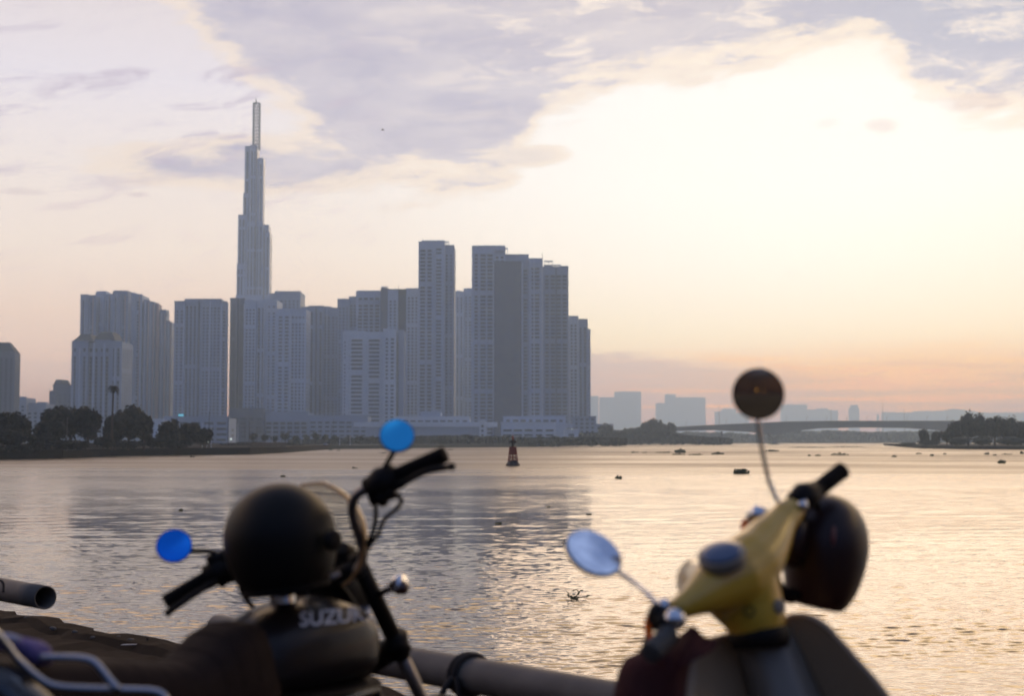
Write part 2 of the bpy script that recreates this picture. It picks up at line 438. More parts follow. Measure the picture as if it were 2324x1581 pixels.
far_shore = [(300,1026),(655,1021.5),(870,1019.5),(1000,1017.5),(1180,1015.5),(1290,1013),(1345,1011.8),(1450,1009.2),(1530,1007.6),(1780,1006.9),(2010,1006.6),(2700,1006.3)]
land('land', far_shore, [(5150,Y1B-110),(-5150,Y1B-110),(-5150,900)], 1.5, M_far)
right_shore = [(2005,1011.5),(2040,1015),(2091,1018.6),(2200,1020.5),(2324,1021.3),(2700,1024)]
land('land', right_shore, [(1500,900),(330,1000)], 1.2, M_bank)

# near quay we stand on: top 1.28 m below the eye
QZ = EYE - 1.28
e0, e1 = G(0,1391,QZ), G(403,1480,QZ)
ed = (e1-e0).normalized(); en = Vector((-ed.y, ed.x, 0))
if en.y < 0: en = -en
mb = MB(); mb.mi = 0
nseg = 150; top = []
for i in range(nseg+1):
    p = e0 + ed*(-14 + i*.16)
    j = (mnoise.noise(Vector((i*.37, 0, 0)))*.10 + mnoise.noise(Vector((i*1.3, 3, 0)))*.05)
    top.append(p + en*j)
back = [p - en*(2.2) for p in top]
# crumbling lip: a grid strip with height noise
rows = 26; vs = []
for i in range(nseg+1):
    for k in range(rows+1):
        q = top[i] - en*(2.6*(k/rows)**1.3)
        h = mnoise.fractal(Vector((q.x*1.7, q.y*1.7, 0)), 1, 2, 5)*.035 + mnoise.noise(Vector((q.x*6, q.y*6, 1)))*.012
        h *= min(1, .3 + (1-k/rows)*1.2) if k < rows else 0
        vs.append((q.x, q.y, QZ + h + (.03 if k < 4 else .0)))
mb.add(vs, [(i*(rows+1)+k, (i+1)*(rows+1)+k, (i+1)*(rows+1)+k+1, i*(rows+1)+k+1) for i in range(nseg) for k in range(rows)])
# face down to the river
mb.add([(v[0],v[1],v[2]) for v in (vs[i*(rows+1)] for i in range(nseg+1))] + [(p.x, p.y, -1.9) for p in top],
       [(i, i+1, nseg+1+i+1, nseg+1+i) for i in range(nseg)])
bk0, bk1 = top[0]-en*2.6, top[-1]-en*2.6
far0, far1 = bk0 - en*60 , bk1 - en*60
mb.add([(bk0.x,bk0.y,QZ),(bk1.x,bk1.y,QZ),(far1.x,far1.y,QZ),(far0.x,far0.y,QZ)], [(0,1,2,3)])
M_quay = earth('quay_earth', (.024,.016,.011), 2.2, 1.0)
q = mb.build('pavement', M_quay, fix=True); tag(q, kind='structure')

# ------------------------------------------------------------------ haze
m = bpy.data.materials.new('haze_air'); m.use_nodes = True; nt = m.node_tree; nt.nodes.clear()
o_ = nt.nodes.new('ShaderNodeOutputMaterial'); pv = nt.nodes.new('ShaderNodeVolumePrincipled')
pv.inputs['Color'].default_value = (.61,.80,1.0,1); pv.inputs['Density'].default_value = HAZE; pv.inputs['Anisotropy'].default_value = .5
nt.links.new(pv.outputs[0], o_.inputs['Volume'])
mb = MB(); mb.box(-XB-60, XB+60, Y0B, Y1B, -3, 500)
hz = mb.build('haze', m); tag(hz, kind='stuff')
# ------------------------------------------------------------------ city across the river
W_PALE = mat('pale_render', (.47,.55,.67), .8, var=.15, scale=.05)
W_WARM = mat('warm_render', (.50,.42,.40), .8, var=.15, scale=.05)
W_GREY = mat('grey_render', (.31,.38,.49), .8, var=.15, scale=.05)
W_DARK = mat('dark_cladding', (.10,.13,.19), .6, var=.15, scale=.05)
W_WHITE = mat('white_render', (.62,.68,.76), .8, var=.1, scale=.05)
W_GLASS = mat('tower_glass', (.36,.45,.62), .4, var=.2, scale=.05)
GL = mat('window_glass', (.055,.075,.105), .35, var=.3, scale=.3)
ROOFM = mat('roof_slate', (.05,.055,.065), .8, var=.2, scale=.1)
STEEL = mat('mast_steel', (.08,.085,.09), .6)

def facade(mb, x0, x1, y, z0, z1, bay, ww, wh, fl, nrm=(0,-1)):
    """window quads on the face from x0 to x1 (metres along the face)"""
    nx, ny = nrm
    n = max(1, int((x1-x0)/bay)); b = (x1-x0)/n; nf = int((z1-z0-2)/fl)
    vs = []; fs = []; mech = R.choice([13,15,17,21]); cw = [R.choice([1,1,.96,.62,.8]) for k in range(n)]
    for f in range(nf):
        zz = z0 + 1.2 + f*fl
        if nf > 20 and f % mech == mech-1: continue
        for k in range(n):
            cx = x0 + (k+.5)*b; hw = b*ww/2*R.uniform(.9,1.0)*cw[k]
            o = len(vs)
            if ny: q = [(cx-hw, y-.08, zz),(cx+hw, y-.08, zz),(cx+hw, y-.08, zz+wh),(cx-hw, y-.08, zz+wh)]
            elif nx > 0: q = [(y+.08, cx-hw, zz),(y+.08, cx+hw, zz),(y+.08, cx+hw, zz+wh),(y+.08, cx-hw, zz+wh)]
            else: q = [(y-.08, cx+hw, zz),(y-.08, cx-hw, zz),(y-.08, cx-hw, zz+wh),(y-.08, cx+hw, zz+wh)]
            vs += q; fs.append((o,o+1,o+2,o+3))
    mb.add(vs, fs)

STY = {  # bay, window width share, window height, floor height, balcony slab
 'grid': (4.2, .62, 1.8, 3.4, 0), 'fine': (3.2, .55, 1.7, 3.3, 0), 'band': (5.2, .78, 1.9, 3.5, .9), 'strip': (3.6, .50, 2.9, 3.4, 0),
 'wide': (7.5, .80, 1.7, 3.5, .7), 'plain': (0,0,0,0,0)}
def tower(name, label, D, blocks, roofs=(), wall=W_PALE, fins=(), cat='tower', group='towers across the river', zb=1.5, extra=None):
    """blocks: (px0, px1, pytop, setback, depth, style[, wall material])"""
    xs = [P(b[0], b[2], D).x for b in blocks] + [P(b[1], b[2], D).x for b in blocks]
    root = thing(name, ((min(xs)+max(xs))/2, D+10, zb), label, cat, group)
    for b in blocks:
        px0, px1, pt, sb, dp, sty = b[:6]; wm = b[6] if len(b) > 6 else wall
        y = D + sb
        x0, x1, z1 = P(px0, pt, y).x, P(px1, pt, y).x, P(CX, pt, y).z
        mb = MB(); mb.box(x0, x1, y, y+dp, zb, z1)
        bay, ww, wh, fl, slab = STY[sty]
        if bay:
            mb.mi = 1
            lo, hi_ = (zb+3, z1-3) if z1-zb > 24 else (zb+.3, z1+1.6)
            facade(mb, x0+.8, x1-.8, y, lo, hi_, bay, ww, wh, fl)
            if x1 < 0: facade(mb, y+1, y+dp-1, x1, zb+3, z1-3, bay*1.5, ww*.8, wh, fl, (1,0))
            if x0 > 0: facade(mb, y+1, y+dp-1, x0, zb+3, z1-3, bay*1.5, ww*.8, wh, fl, (-1,0))
            if slab:
                mb.mi = 0; z = zb+3
                nb = max(1, int((x1-x0)/16)); bw = (x1-x0)/nb
                while z < z1-4:
                    for k in range(nb): mb.box(x0+k*bw+1.2, x0+(k+1)*bw-1.2, y-1.1, y-.001, z, z+slab)
                    z += fl
        mb.mi = 0; mb.box(x0-.25, x1+.25, y-.25, y+.35, z1-.02, z1+1.1)     # parapet
        mb.build('wall', [wm, GL], root)
    for r in roofs:
        kind, px0, px1, pb, pt, sb, dp = r[:7]
        y = D+sb; x0, x1 = P(px0, pt, y).x, P(px1, pt, y).x; za, zt = P(CX, pb, y).z, P(CX, pt, y).z
        mb = MB()
        if kind == 'box': mb.box(x0, x1, y+1.0, y+dp, za-3, zt); mb.build('plant_room', r[7] if len(r) > 7 else wall, root)
        elif kind == 'hip':
            i = (x1-x0)*(r[7] if len(r) > 7 else .28); j = min(dp*.3, i*1.2)
            mb.prism([(x0,y-.3),(x1,y-.3),(x1,y+dp),(x0,y+dp)], za, zt, [(x0+i,y+j),(x1-i,y+j),(x1-i,y+dp-j),(x0+i,y+dp-j)]); mb.build('roof', ROOFM, root)
        elif kind == 'frame':                                           # open roof frame
            t = .5; n = max(2, int((x1-x0)/6))
            for k in range(n+1):
                x = x0+(x1-x0)*k/n; mb.box(x-t/2, x+t/2, y, y+t, za-.5, zt)
            mb.box(x0-.3, x1+.3, y-.3, y+t+.3, zt+.01, zt+1.2); mb.build('roof_frame', wall, root)
        elif kind == 'mast':
            x = (x0+x1)/2; mb.tube([(x,y+3,za-2),(x,y+3,zt)], [.35,.15], 6); mb.build('antenna', STEEL, root)
    for f in fins:
        px, pt, pb, wd, sb, fm = f
        y = D+sb; x = P(px, pt, y).x
        mb = MB(); mb.box(x-wd/2, x+wd/2, y-1.3, y-.002, max(zb, P(CX,pb,y).z), P(CX,pt,y).z); mb.build('fin', fm, root)
    if extra: extra(root)
    return root

GP = 'towers across the river'
# left end
tower('apartment_tower', 'dark tower with chamfered roof cut off by the left edge of the photo', 1150,
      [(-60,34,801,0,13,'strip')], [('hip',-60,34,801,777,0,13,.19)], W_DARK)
tower('apartment_block', 'low block with a small domed turret left of the mansard tower', 1350,
      [(112,128,890,0,30,'fine'),(120.5,143,876,3,30,'fine'),(141,166,877,0,30,'fine')], [('hip',120.5,143,876,862,3,26,.22)], W_DARK)
tower('apartment_block', 'very low grey block behind the leftmost tree by the chamfered tower', 1250,
      [(44,60,904,0,25,'fine'),(58,104,918,5,25,'grid')], [('box',84,100,918,913,5,12)], W_GREY)
tower('mansard_tower', 'broad tower with steep slate mansards in front of the stepped cluster', 1180,
      [(163,200,777,0,34,'strip'),(199,252,775,4,30,'strip'),(251,277,777,0,34,'strip')],
      [('hip',163,214,777,758,0,34,.30),('hip',213,262,775,753,4,30,.24)], W_GREY,
      fins=[(182,790,940,1.2,0,W_PALE),(214,778,940,1.2,0,W_PALE),(238,780,945,1.2,2,W_PALE),(262,790,950,1.0,0,W_PALE)])
for i, (x0,x1,pt,sb,lab,ro,wl) in enumerate([
    (183,218,671,0,'leftmost tower of the stepped cluster left of the spire',[('box',184,190,671,669,0,15)],W_GREY),
    (217,256,668,14,'second tower of the stepped cluster with a raised roof box',[('box',218,240,668,661,14,15)],W_PALE),
    (256,291,664,4,'tallest tower of the stepped cluster above the slate mansards',[('box',258,288,664,659.5,4,15)],W_GREY),
    (290,323,669,20,'tower of the stepped cluster just right of its tallest one',[('box',292,305,669,664,20,15),('box',305,314,669,667,20,15)],W_PALE),
    (326.5,340,683,22,'narrow tower of the stepped cluster with slanting top steps',[],W_GREY),
    (339,351,687,28,'slim tower with bright slit of sky on its right side',[('box',341,346,687,684,28,15)],W_GREY),
    (354.5,361,690,34,'thinnest sliver tower between two slits of sky',[],W_WARM),
    (362.5,378,707,40,'lower tower near the right end of the stepped cluster',[('box',364,376,707,703,40,15)],W_GREY),
    (379.5,390,731,46,'lowest tower at the right end of the stepped cluster',[],W_GREY)]):
    tower('apartment_tower', lab, 1400, [(x0,(x0+x1)/2,pt,sb,18,'strip'),((x0+x1)/2,x1,pt+1.5,sb+2.5,[28,12][x0>320],'fine')], ro, wl,
          fins=[(x0+(x1-x0)*.3,pt+3,960,.9,sb,W_PALE),(x0+(x1-x0)*.82,pt+4,960,.9,sb+2.5,W_WARM)] if x1-x0>8 else ())
tower('apartment_tower', 'wide flat topped tower standing alone left of the gap by the spire', 1380,
      [(396,420,686,0,32,'fine'),(419,458,681,2,34,'strip'),(457,503,681,0,26,'fine'),(502,516,687,3,6,'fine')],
      [('box',421,500,682,678.5,0,20)], W_GREY, fins=[(419,690,945,1.2,1,W_PALE),(452,684,945,1,2,W_DARK),(478,684,945,1.2,0,W_PALE),(504,690,945,1.2,1,W_PALE)])
# the supertall
def crown(root):
    y = 1913+8; mb = MB()
    x0, x1 = P(573.5,331,y).x, P(587.5,331,y).x; z0, z1 = P(CX,333,y).z, P(CX,233,y).z
    t = 1.15
    for x in (x0, x1):
        for yy in (y, y+8): mb.box(x-t/2, x+t/2, yy-t/2, yy+t/2, z0-4, z1)
    n = 13
    for k in range(n+1):
        z = z0 + (z1-z0)*k/n
        mb.box(x0, x1, y-t/2, y+t/2-.02, z-.5, z+.5); mb.box(x0, x1, y+8-t/2+.02, y+8+t/2, z-.5, z+.5)
        mb.box(x0-t/2+.03, x0+t/2-.03, y+.5, y+7.5, z-.45, z+.45); mb.box(x1-t/2+.03, x1+t/2-.03, y+.5, y+7.5, z-.45, z+.45)
        if k < n:
            zn = z0+(z1-z0)*(k+1)/n
            mb.tube([(x0,y,z),(x1,y,zn)], .28, 4); mb.tube([(x1,y+.4,z),(x0,y+.4,zn)], .28, 4)
    mb.build('spire_lattice', mat('pale_lattice', (.22,.24,.28), .6), root)
    mb = MB(); xm = P(580,222,y).x
    mb.tube([(xm,y+4,z1-1),(xm,y+4,P(CX,228,y).z),(xm,y+4,P(CX,221,y).z)], [1.6,.8,.25], 8); mb.build('spire_tip', STEEL, root)
tower('skyscraper', 'very tall stepped tower topped by a thin lattice spire', 1913,
      [(556,568,333,4,26,'strip'),(568,583,331,0,20,'strip'),(584,598,362,3,14,'strip'),(552,569,440,-4,40,'strip'),(540.5,558,490,-8,46,'strip'),
       (595,610,512,-2,18,'strip'),(596,612.5,530,-6,20,'strip'),(560,597,505,-12,40,'strip'),(537.5,560,600,-14,50,'strip'),(535,616,672,-20,60,'strip')],
      [('box',585,597,364,358,3,20,W_GLASS),('box',557,583,334,331,4,20,W_GLASS),('box',541,549,492,487,-8,20,W_GLASS)], W_GLASS,
      fins=[(569,335,680,1.4,-12,W_PALE),(583,335,680,1.4,-12,W_DARK),(556,500,680,1.2,-20,W_PALE),(600,520,680,1.4,-20,W_DARK),(590,366,680,1.2,-12,W_PALE)], extra=crown)
tower('apartment_tower', 'dark slab tower at the foot of the spire beside the bright gap', 1430,
      [(522.5,540,679,0,34,'strip'),(540,556,680,3,30,'fine')], [('box',523,532,679,677.5,0,15)], W_DARK)
tower('apartment_tower', 'pale tower directly in front of the foot of the spire', 1400,
      [(555,582,684,0,32,'fine'),(582,604,686,3,30,'strip'),(604,629,682,0,32,'fine')], [('box',560,576,684,680,0,15)], W_PALE, fins=[(555.5,690,950,1,0,W_WHITE),(600,690,950,1,0,W_WHITE)])
tower('apartment_tower', 'flat topped tower rising just right of the spire base', 1520,
      [(612,626,668,0,30,'fine'),(624,682,663.5,3,34,'grid')], [('box',634,680,664,661,3,20)], W_GREY)
tower('apartment_tower', 'mid height tower in front of the flat topped tower right of the spire', 1330,
      [(628,660,704,0,30,'grid'),(659,695,703,2,30,'fine')], [('box',640,655,704,700,0,12)], W_PALE, fins=[(660,708,955,1,0,W_WHITE)])
tower('apartment_tower', 'tower with softly curved roofline left of the low white tower', 1450,
      [(684,702,699,2,30,'fine'),(701,735,696.5,0,32,'strip'),(734,752,698.5,3,30,'fine'),(751,770,701,0,30,'fine')], [('box',704,732,697,694.5,0,14)], W_GREY, fins=[(718,700,950,1.2,0,W_DARK),(742,702,950,1,3,W_PALE)])
tower('apartment_tower', 'stepped tower behind the left shoulder of the low white tower', 1420,
      [(766,794,681,0,30,'fine'),(792,812,675.5,4,30,'fine')], [('box',774,786,681,678,0,12)], W_GREY)
tower('apartment_tower', 'banded tower with a pale left corner above the low white tower', 1400,
      [(809,864.5,662.5,0,34,'band')], [('box',812,850,663,660.5,0,16)], W_PALE, fins=[(811,664,720,2.4,0,W_WHITE)])
tower('apartment_tower', 'dark topped twin tower joined to the tall solitary tower', 1380,
      [(864,880,657,6,34,'plain',W_DARK),(880,903,661,0,32,'fine'),(903,922,660,7,28,'plain',W_DARK),(922,951,657,0,32,'fine')],
      [('frame',866,880,658,653.5,6,4),('box',878,950,661,656,6,20,W_DARK),('mast',904,904,657,647,6,4),('box',866,872,655,652,6,8,W_DARK)], W_PALE)
tower('apartment_tower', 'tall solitary tower with cut away roof corner right of the centre', 1330,
      [(950,985,551,0,34,'band'),(984,1008,549,3,34,'grid'),(1007,1031,559,8,34,'fine',W_GREY)],
      [('box',957,1009,551,545.5,4,20),('mast',959,959,548,540.5,0,4),('frame',1008,1018,558,551,8,6)], W_PALE, fins=[(985,553,940,1.4,2,W_WHITE),(1009,560,940,1.2,6,W_WHITE)])
tower('apartment_tower', 'low white tower with a clear window grid in front of all others', 1240,
      [(778,788,756,2,26,'fine'),(787,829,757,0,26,'wide'),(828,871,757,.6,26,'wide'),(870,899,749,-2,26,'grid'),(904,917,752,4,24,'plain',W_GREY)],
      [('box',780,829,757,751,0,12),('box',872,897,749,746,-2,12)], W_WHITE, fins=[(796,760,945,1.2,0,W_WHITE),(829,758,945,1.6,.6,W_WHITE),(872,750,945,1.4,-2,W_WHITE)])
tower('apartment_tower', 'lower tower filling the gap between the two tall groups', 1500,
      [(1034,1053,664,0,32,'strip'),(1052,1073,657,5,32,'fine')], [('box',1036,1046,664,660,0,10)], W_PALE, fins=[(1041,668,950,1,0,W_WHITE)])
tower('apartment_tower', 'highest tower of the right hand stair with a flat overhanging roof', 1310,
      [(1071,1122,562,0,36,'band'),(1121,1147,564,4,34,'grid')], [('box',1071.5,1146,562,557,0,24),('frame',1140,1152,575,566,6,5)], W_PALE, fins=[(1120,600,950,1.5,0,W_WHITE)])
tower('apartment_tower', 'dark recessed windowless tower face in the right hand stair', 1306,
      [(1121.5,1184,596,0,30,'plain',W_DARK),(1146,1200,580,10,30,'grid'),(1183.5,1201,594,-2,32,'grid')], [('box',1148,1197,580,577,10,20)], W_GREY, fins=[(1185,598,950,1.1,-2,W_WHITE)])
tower('apartment_tower', 'narrow banded tower with a pointed roof mast in the right hand stair', 1300,
      [(1200.5,1229.5,589,-2,32,'band')], [('box',1202,1228,589,586.5,-2,18),('mast',1231,1231,588,573,-2,4)], W_PALE, fins=[(1230.8,590,950,1.0,-2,W_WHITE),(1212,592,950,1,-2,W_WHITE)])
tower('apartment_tower', 'right tower of the stair with an open frame on its roof', 1298,
      [(1232.5,1290,608,0,34,'band')], [('box',1235,1253,608,601,2,14),('frame',1236,1254,601,595,2,6),('box',1271,1289.5,608,603.5,0,16),('frame',1253,1272,608,604,4,5)], W_GREY, fins=[(1262,610,950,1,0,W_DARK)])
tower('apartment_tower', 'lowest tower at the right end of the skyline beside the open sky', 1345,
      [(1291,1312,720,0,30,'fine'),(1311,1334,727,3,32,'strip',W_GREY),(1333,1340,750,6,28,'fine')], [('box',1296,1310,720,717,0,10),('box',1316,1331,727,724,3,10)], W_PALE, fins=[(1312,722,948,1,0,W_WHITE)])
# podiums at the water
tower('terrace_building', 'long pale terrace building behind the blue mirror', 1090,
      [(832,1099,972,0,30,'plain',W_GREY),(893,1066,949,8,20,'band',W_WHITE),(954,1001,937,10,14,'plain',W_PALE)], (), W_WHITE, cat='building', group='low riverside buildings',
      fins=[(966,958.6,970,110,.2,W_WHITE)])
tower('white_pavilion', 'small white block with two storeys at the end of the long terrace', 1070,
      [(1088,1102,957,0,14,'grid')], (), W_WHITE, cat='building', group='low riverside buildings')
tower('terrace_building', 'white two storey clubhouse with dark window bays behind the buoy', 1050,
      [(1137,1262,962,0,22,'wide'),(1142,1284,949,9,14,'band',W_PALE),(1255,1300,966,3,20,'plain',W_PALE)], (), W_WHITE, cat='building', group='low riverside buildings')
tower('villa', 'little white villa with a tiny lit lamp at the water right of the clubhouse', 1030,
      [(1281,1313,978,0,14,'wide')], [('hip',1280,1314,978,972,0,14,.2)], W_WHITE, cat='building', group='low riverside buildings')
tower('terrace_building', 'grey low rise under the last tower at the right end of the skyline', 1200,
      [(1300,1353,948,0,25,'grid'),(1340,1392,966,5,25,'grid')], (), W_GREY, cat='building', group='low riverside buildings')
tower('boat_hall', 'pale low hall roof behind the dark trees with a cyan sign', 900,
      [(340,372,955,0,20,'plain',W_WHITE),(372,520,950,12,24,'wide',W_GREY)], (), W_GREY, cat='building', group='low riverside buildings')
tower('apartment_podium', 'broad shaded podium at the foot of the towers beneath the spire', 1150,
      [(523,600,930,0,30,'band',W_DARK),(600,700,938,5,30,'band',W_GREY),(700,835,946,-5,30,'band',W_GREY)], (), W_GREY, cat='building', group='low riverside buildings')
cy_l = mat('sign_light', (.1,.6,.7), .4, emit=srgb(110,190,215), es=.7)
def lamp_sign(px0, px1, py0, py1, D, nm, label, cat):
    a, b_ = P(px0,py0,D), P(px1,py1,D); mb = MB(); mb.box(a.x,b_.x,D-.4,D,b_.z,a.z)
    root = thing(nm, ((a.x+b_.x)/2, D, b_.z), label, cat); mb.build('lit_panel', cy_l, root)
    mb = MB(); mb.box(a.x-.3,b_.x+.3,D+.01,D+.4,b_.z-.3,a.z+.3); mb.build('frame', STEEL, root)
lamp_sign(405,417,940.5,946,911.5,'lit_sign','small glowing cyan sign on the hall roof behind the trees','sign')
# far hazy buildings
for nm, lab, D, bl in [
    ('far_block','faint slim block in haze touching the last skyline tower',7000,[(1341,1358,900,0,60,'plain')]),
    ('far_block','broad pale hazy block with a raised right half',7200,[(1361,1398,903,0,60,'plain'),(1396,1455,890,20,70,'plain'),(1440,1455,895,-5,60,'plain')]),
    ('far_block','stepped pale hazy block behind the round tree by the bridge',7800,[(1490,1513,916,0,60,'plain'),(1511,1533,896,10,60,'plain'),(1532,1601,903,0,60,'plain')]),
    ('far_block','faint low hazy blocks left of the dark round mirror',8200,[(1625,1642,935,0,60,'plain'),(1640,1670,929,20,60,'plain'),(1668,1700,938,0,60,'plain')]),
    ('far_block','faint hazy block just right of the dark round mirror',8200,[(1775,1832,919,0,60,'plain')]),
    ('far_block','long faint hazy block with bumpy roofline over the bridge',8200,[(1831,1857,931,0,60,'plain'),(1856,1880,928,20,60,'plain'),(1878,1902,932,0,60,'plain')]),
    ('far_block','single slim hazy tower standing above the bridge',8000,[(1929,1950,926,0,40,'plain'),(1932,1946,920,5,30,'plain')]),
    ('far_block','tiny faint hazy chimney block over the bridge right half',8200,[(1991,1995,941,0,20,'plain')]),
    ('far_block','very long faint low hazy block behind the right end of the bridge',8700,[(2006,2080,937,0,60,'plain'),(2078,2146,934,20,60,'plain')])]:
    tower(nm, lab, D, bl, (), W_GREY, cat='building', group='hazy buildings behind the bridge')
for px, pt in [(1632,921),(2003,905),(1886,930),(2052,928)]:
    a = P(px, pt, 3000); mb = MB(); mb.tube([(a.x,3000,1.5),(a.x,3000,a.z)], [.8,.3], 6)
    tag(mb.build('mast', STEEL), {1632:'thin hazy mast left of the dark round mirror',2003:'tallest thin hazy mast above the bridge',1886:'short hazy mast left of the slim far tower',2052:'hazy mast above the bridge nearest the right trees'}[px], 'mast', 'hazy masts behind the bridge')
mb = MB(); D = 8850
hp = [(2040,938),(2100,935),(2146,932),(2165,928),(2185,930),(2230,937),(2400,938),(2600,944),(2900,960)]
vs = []
for px, py in hp:
    a = P(px,py,D); vs += [(a.x,D,1.5),(a.x,D+20,a.z),(a.x,D+120,1.5)]
mb.add(vs, [(i*3+k,(i+1)*3+k,(i+1)*3+k+1,i*3+k+1) for i in range(len(hp)-1) for k in range(2)])
tag(mb.build('hills', M_far), kind='structure')

# ------------------------------------------------------------------ bridge
D = 1500; CONC = mat('bridge_concrete', (.13,.13,.13), .85, scale=.1)
root = thing('road_bridge', (P(1800,956,D).x, D, 1.5), 'long low concrete girder bridge closing the river on the right', 'bridge')
topc = [(1440,974),(1530,970),(1600,966),(1700,961.5),(1790,957.5),(1900,956),(2163,956),(2400,958),(2700,966)]
botc = [(1440,984),(1540,979),(1620,977),(1700,981),(1760,988),(1800,980),(1860,973),(1960,971),(2060,972),(2130,977),(2200,986),(2260,978),(2400,974),(2700,980)]
def deck(mb, f0, f1, ya, yb, n=90, m0=1440, m1=2700):
    vs = []
    for i in range(n+1):
        px = m0+(m1-m0)*i/n; a, b_ = P(px, f0(px), D), P(px, f1(px), D)
        vs += [(a.x,ya,a.z),(a.x,yb,a.z),(a.x,yb,b_.z),(a.x,ya,b_.z)]
    mb.add(vs, [(i*4+k,i*4+(k+1)%4,(i+1)*4+(k+1)%4,(i+1)*4+k) for i in range(n) for k in range(4)] + [(0,1,2,3),(n*4,n*4+1,n*4+2,n*4+3)])
mb = MB(); deck(mb, lambda p: interp(topc,p)+3.2, lambda p: interp(botc,p), D, D+14); mb.build('girder', CONC, root, fix=True)
mb = MB(); deck(mb, lambda p: interp(topc,p)+1.2, lambda p: interp(topc,p)+3.2, D-1.5, D+15.5); mb.build('deck', CONC, root, fix=True)
mb = MB(); deck(mb, lambda p: interp(topc,p), lambda p: interp(topc,p)+1.2, D-1.5, D-1.1); mb.build('parapet', CONC, root, fix=True)
for px in (1475,1560,1640,1760,2200,2330):
    a = P(px, 985, D); mb = MB()
    if px in (1760,2200):
        mb.tube([(a.x,D+7,-1.9),(a.x,D+7,P(CX,997,D).z)], [3.2,3.2], 10)
        for s in (-1,1): mb.tube([(a.x,D+7,P(CX,998,D).z),(a.x+s*7.5,D+7,P(CX,983,D).z)], [(1.2,3.0),(1.1,3.0)], 8)
    else: mb.tube([(a.x,D+7,-1.9),(a.x,D+7,P(CX,980,D).z)], [(1.0,3.0),(1.0,3.0)], 8)
    mb.build('pier', CONC, root)
for px in range(1560,2160,46):
    a = P(px, 956, D); z = P(px, interp(topc,px)+1.5, D).z; mb = MB(); mb.tube([(a.x,D+13,z),(a.x,D+13,z+5.0),(a.x+1.2,D+11,z+5.4)], .12, 5); mb.build('lamp_post', STEEL, root)

# ------------------------------------------------------------------ vegetation
def leafm(name, col):
    m = mat(name, col, .75, var=.55, scale=.7); return m
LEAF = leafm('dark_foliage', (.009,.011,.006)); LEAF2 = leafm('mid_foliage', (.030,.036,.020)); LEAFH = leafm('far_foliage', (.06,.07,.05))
BARK = mat('bark', (.06,.045,.035), .9, scale=3)
def leaves(mb, c, r, n, s, core=True, flat=.8):
    """leaf-clump faces in an uneven crown of several lobes"""
    lob = [(Vector((R.uniform(-.55,.55)*r[0], R.uniform(-.5,.5)*r[1], R.uniform(-.25,.5)*r[2])), R.uniform(.38,.62)) for _ in range(9)]
    lob.append((Vector((0,0,0)), .72))
    for i in range(n):
        l, k = lob[i % len(lob)]
        d = Vector((R.gauss(0,1),R.gauss(0,1),R.gauss(0,1))).normalized() * (R.random()**.35)
        p = Vector(c) + l + Vector((d.x*r[0]*k, d.y*r[1]*k, d.z*r[2]*k))
        a = Vector((R.gauss(0,1),R.gauss(0,1),R.gauss(0,1)*flat)).normalized(); b_ = a.orthogonal().normalized(); b_.rotate(Matrix.Rotation(R.uniform(0,6.3),3,a)); t = a.cross(b_)
        q = s*R.uniform(.5,1.3)
        mb.add([p-b_*q, p+t*q*.5, p+b_*q, p-t*q*.5], [(0,1,2,3)])
    if core:
        for l, k in lob: mb.ball(Vector(c)+l, (r[0]*k*.72, r[1]*k*.72, r[2]*k*.72), 6, 9)
def tree(px, pt, D, wpx, label, zb=LZ, m=None, group='trees on the left bank', low=None, n=1500, s=.55, cat='tree', trunk_share=.25, dep=.9, name='leafy_tree'):
    a = P(px, pt, D); H = a.z - zb; rx = wpx/2/F*D; root = thing(name, (a.x, D, zb), label, cat, group)
    ch = H*(1-trunk_share); c = Vector((a.x, D, zb + H - ch*.5))
    mb = MB(); leaves(mb, c, (rx*.98, rx*dep, ch*.56), n, s); cr = mb.build('crown', m or LEAF, root)
    mb = MB(); mb.tube([(a.x,D,zb-.3),(a.x+.1,D,zb+H*.25),(a.x-.1,D,zb+H*.5)], [H*.04,H*.03,H*.015], 8)
    for q in range(5):
        an = q*1.26+R.random(); mb.tube([(a.x,D,zb+H*.22+q*.15),(a.x+math.cos(an)*rx*.5,D+math.sin(an)*rx*.5,zb+H*.55)], [H*.018,H*.006], 6)
    mb.build('trunk', BARK, root); return root
GL_ = 'trees on the left bank'
for px,pt,D,wp,lab in [
    (8,934,272,104,'dark tree at the extreme left edge of the photo'),(45,950,268,66,'smaller dark tree second from the left edge'),
    (-70,930,270,120,'dark tree outside to the left of the edge tree'),
    (118,930,292,88,'left half of the large dark domed tree pair on the left bank'),(160,917,300,110,'tallest dark domed tree left of the palm'),(200,924,296,66,'dark tree leaning right beside the palm gap'),
    (262,944,312,60,'low dark tree at the foot of the palm'),(292,925,318,98,'round dark tree just right of the palm'),(328,940,322,54,'right shoulder tree next to the round one'),
    (382,954,336,66,'first tree of the lower dark row right of the palm'),(425,960,344,72,'middle tree of the lower dark row'),(462,972,352,58,'last tapering tree of the lower dark row by the poles')]:
    tree(px,pt,D,wp,lab,n=1900,s=.5,trunk_share=.1 if D<330 else .08)
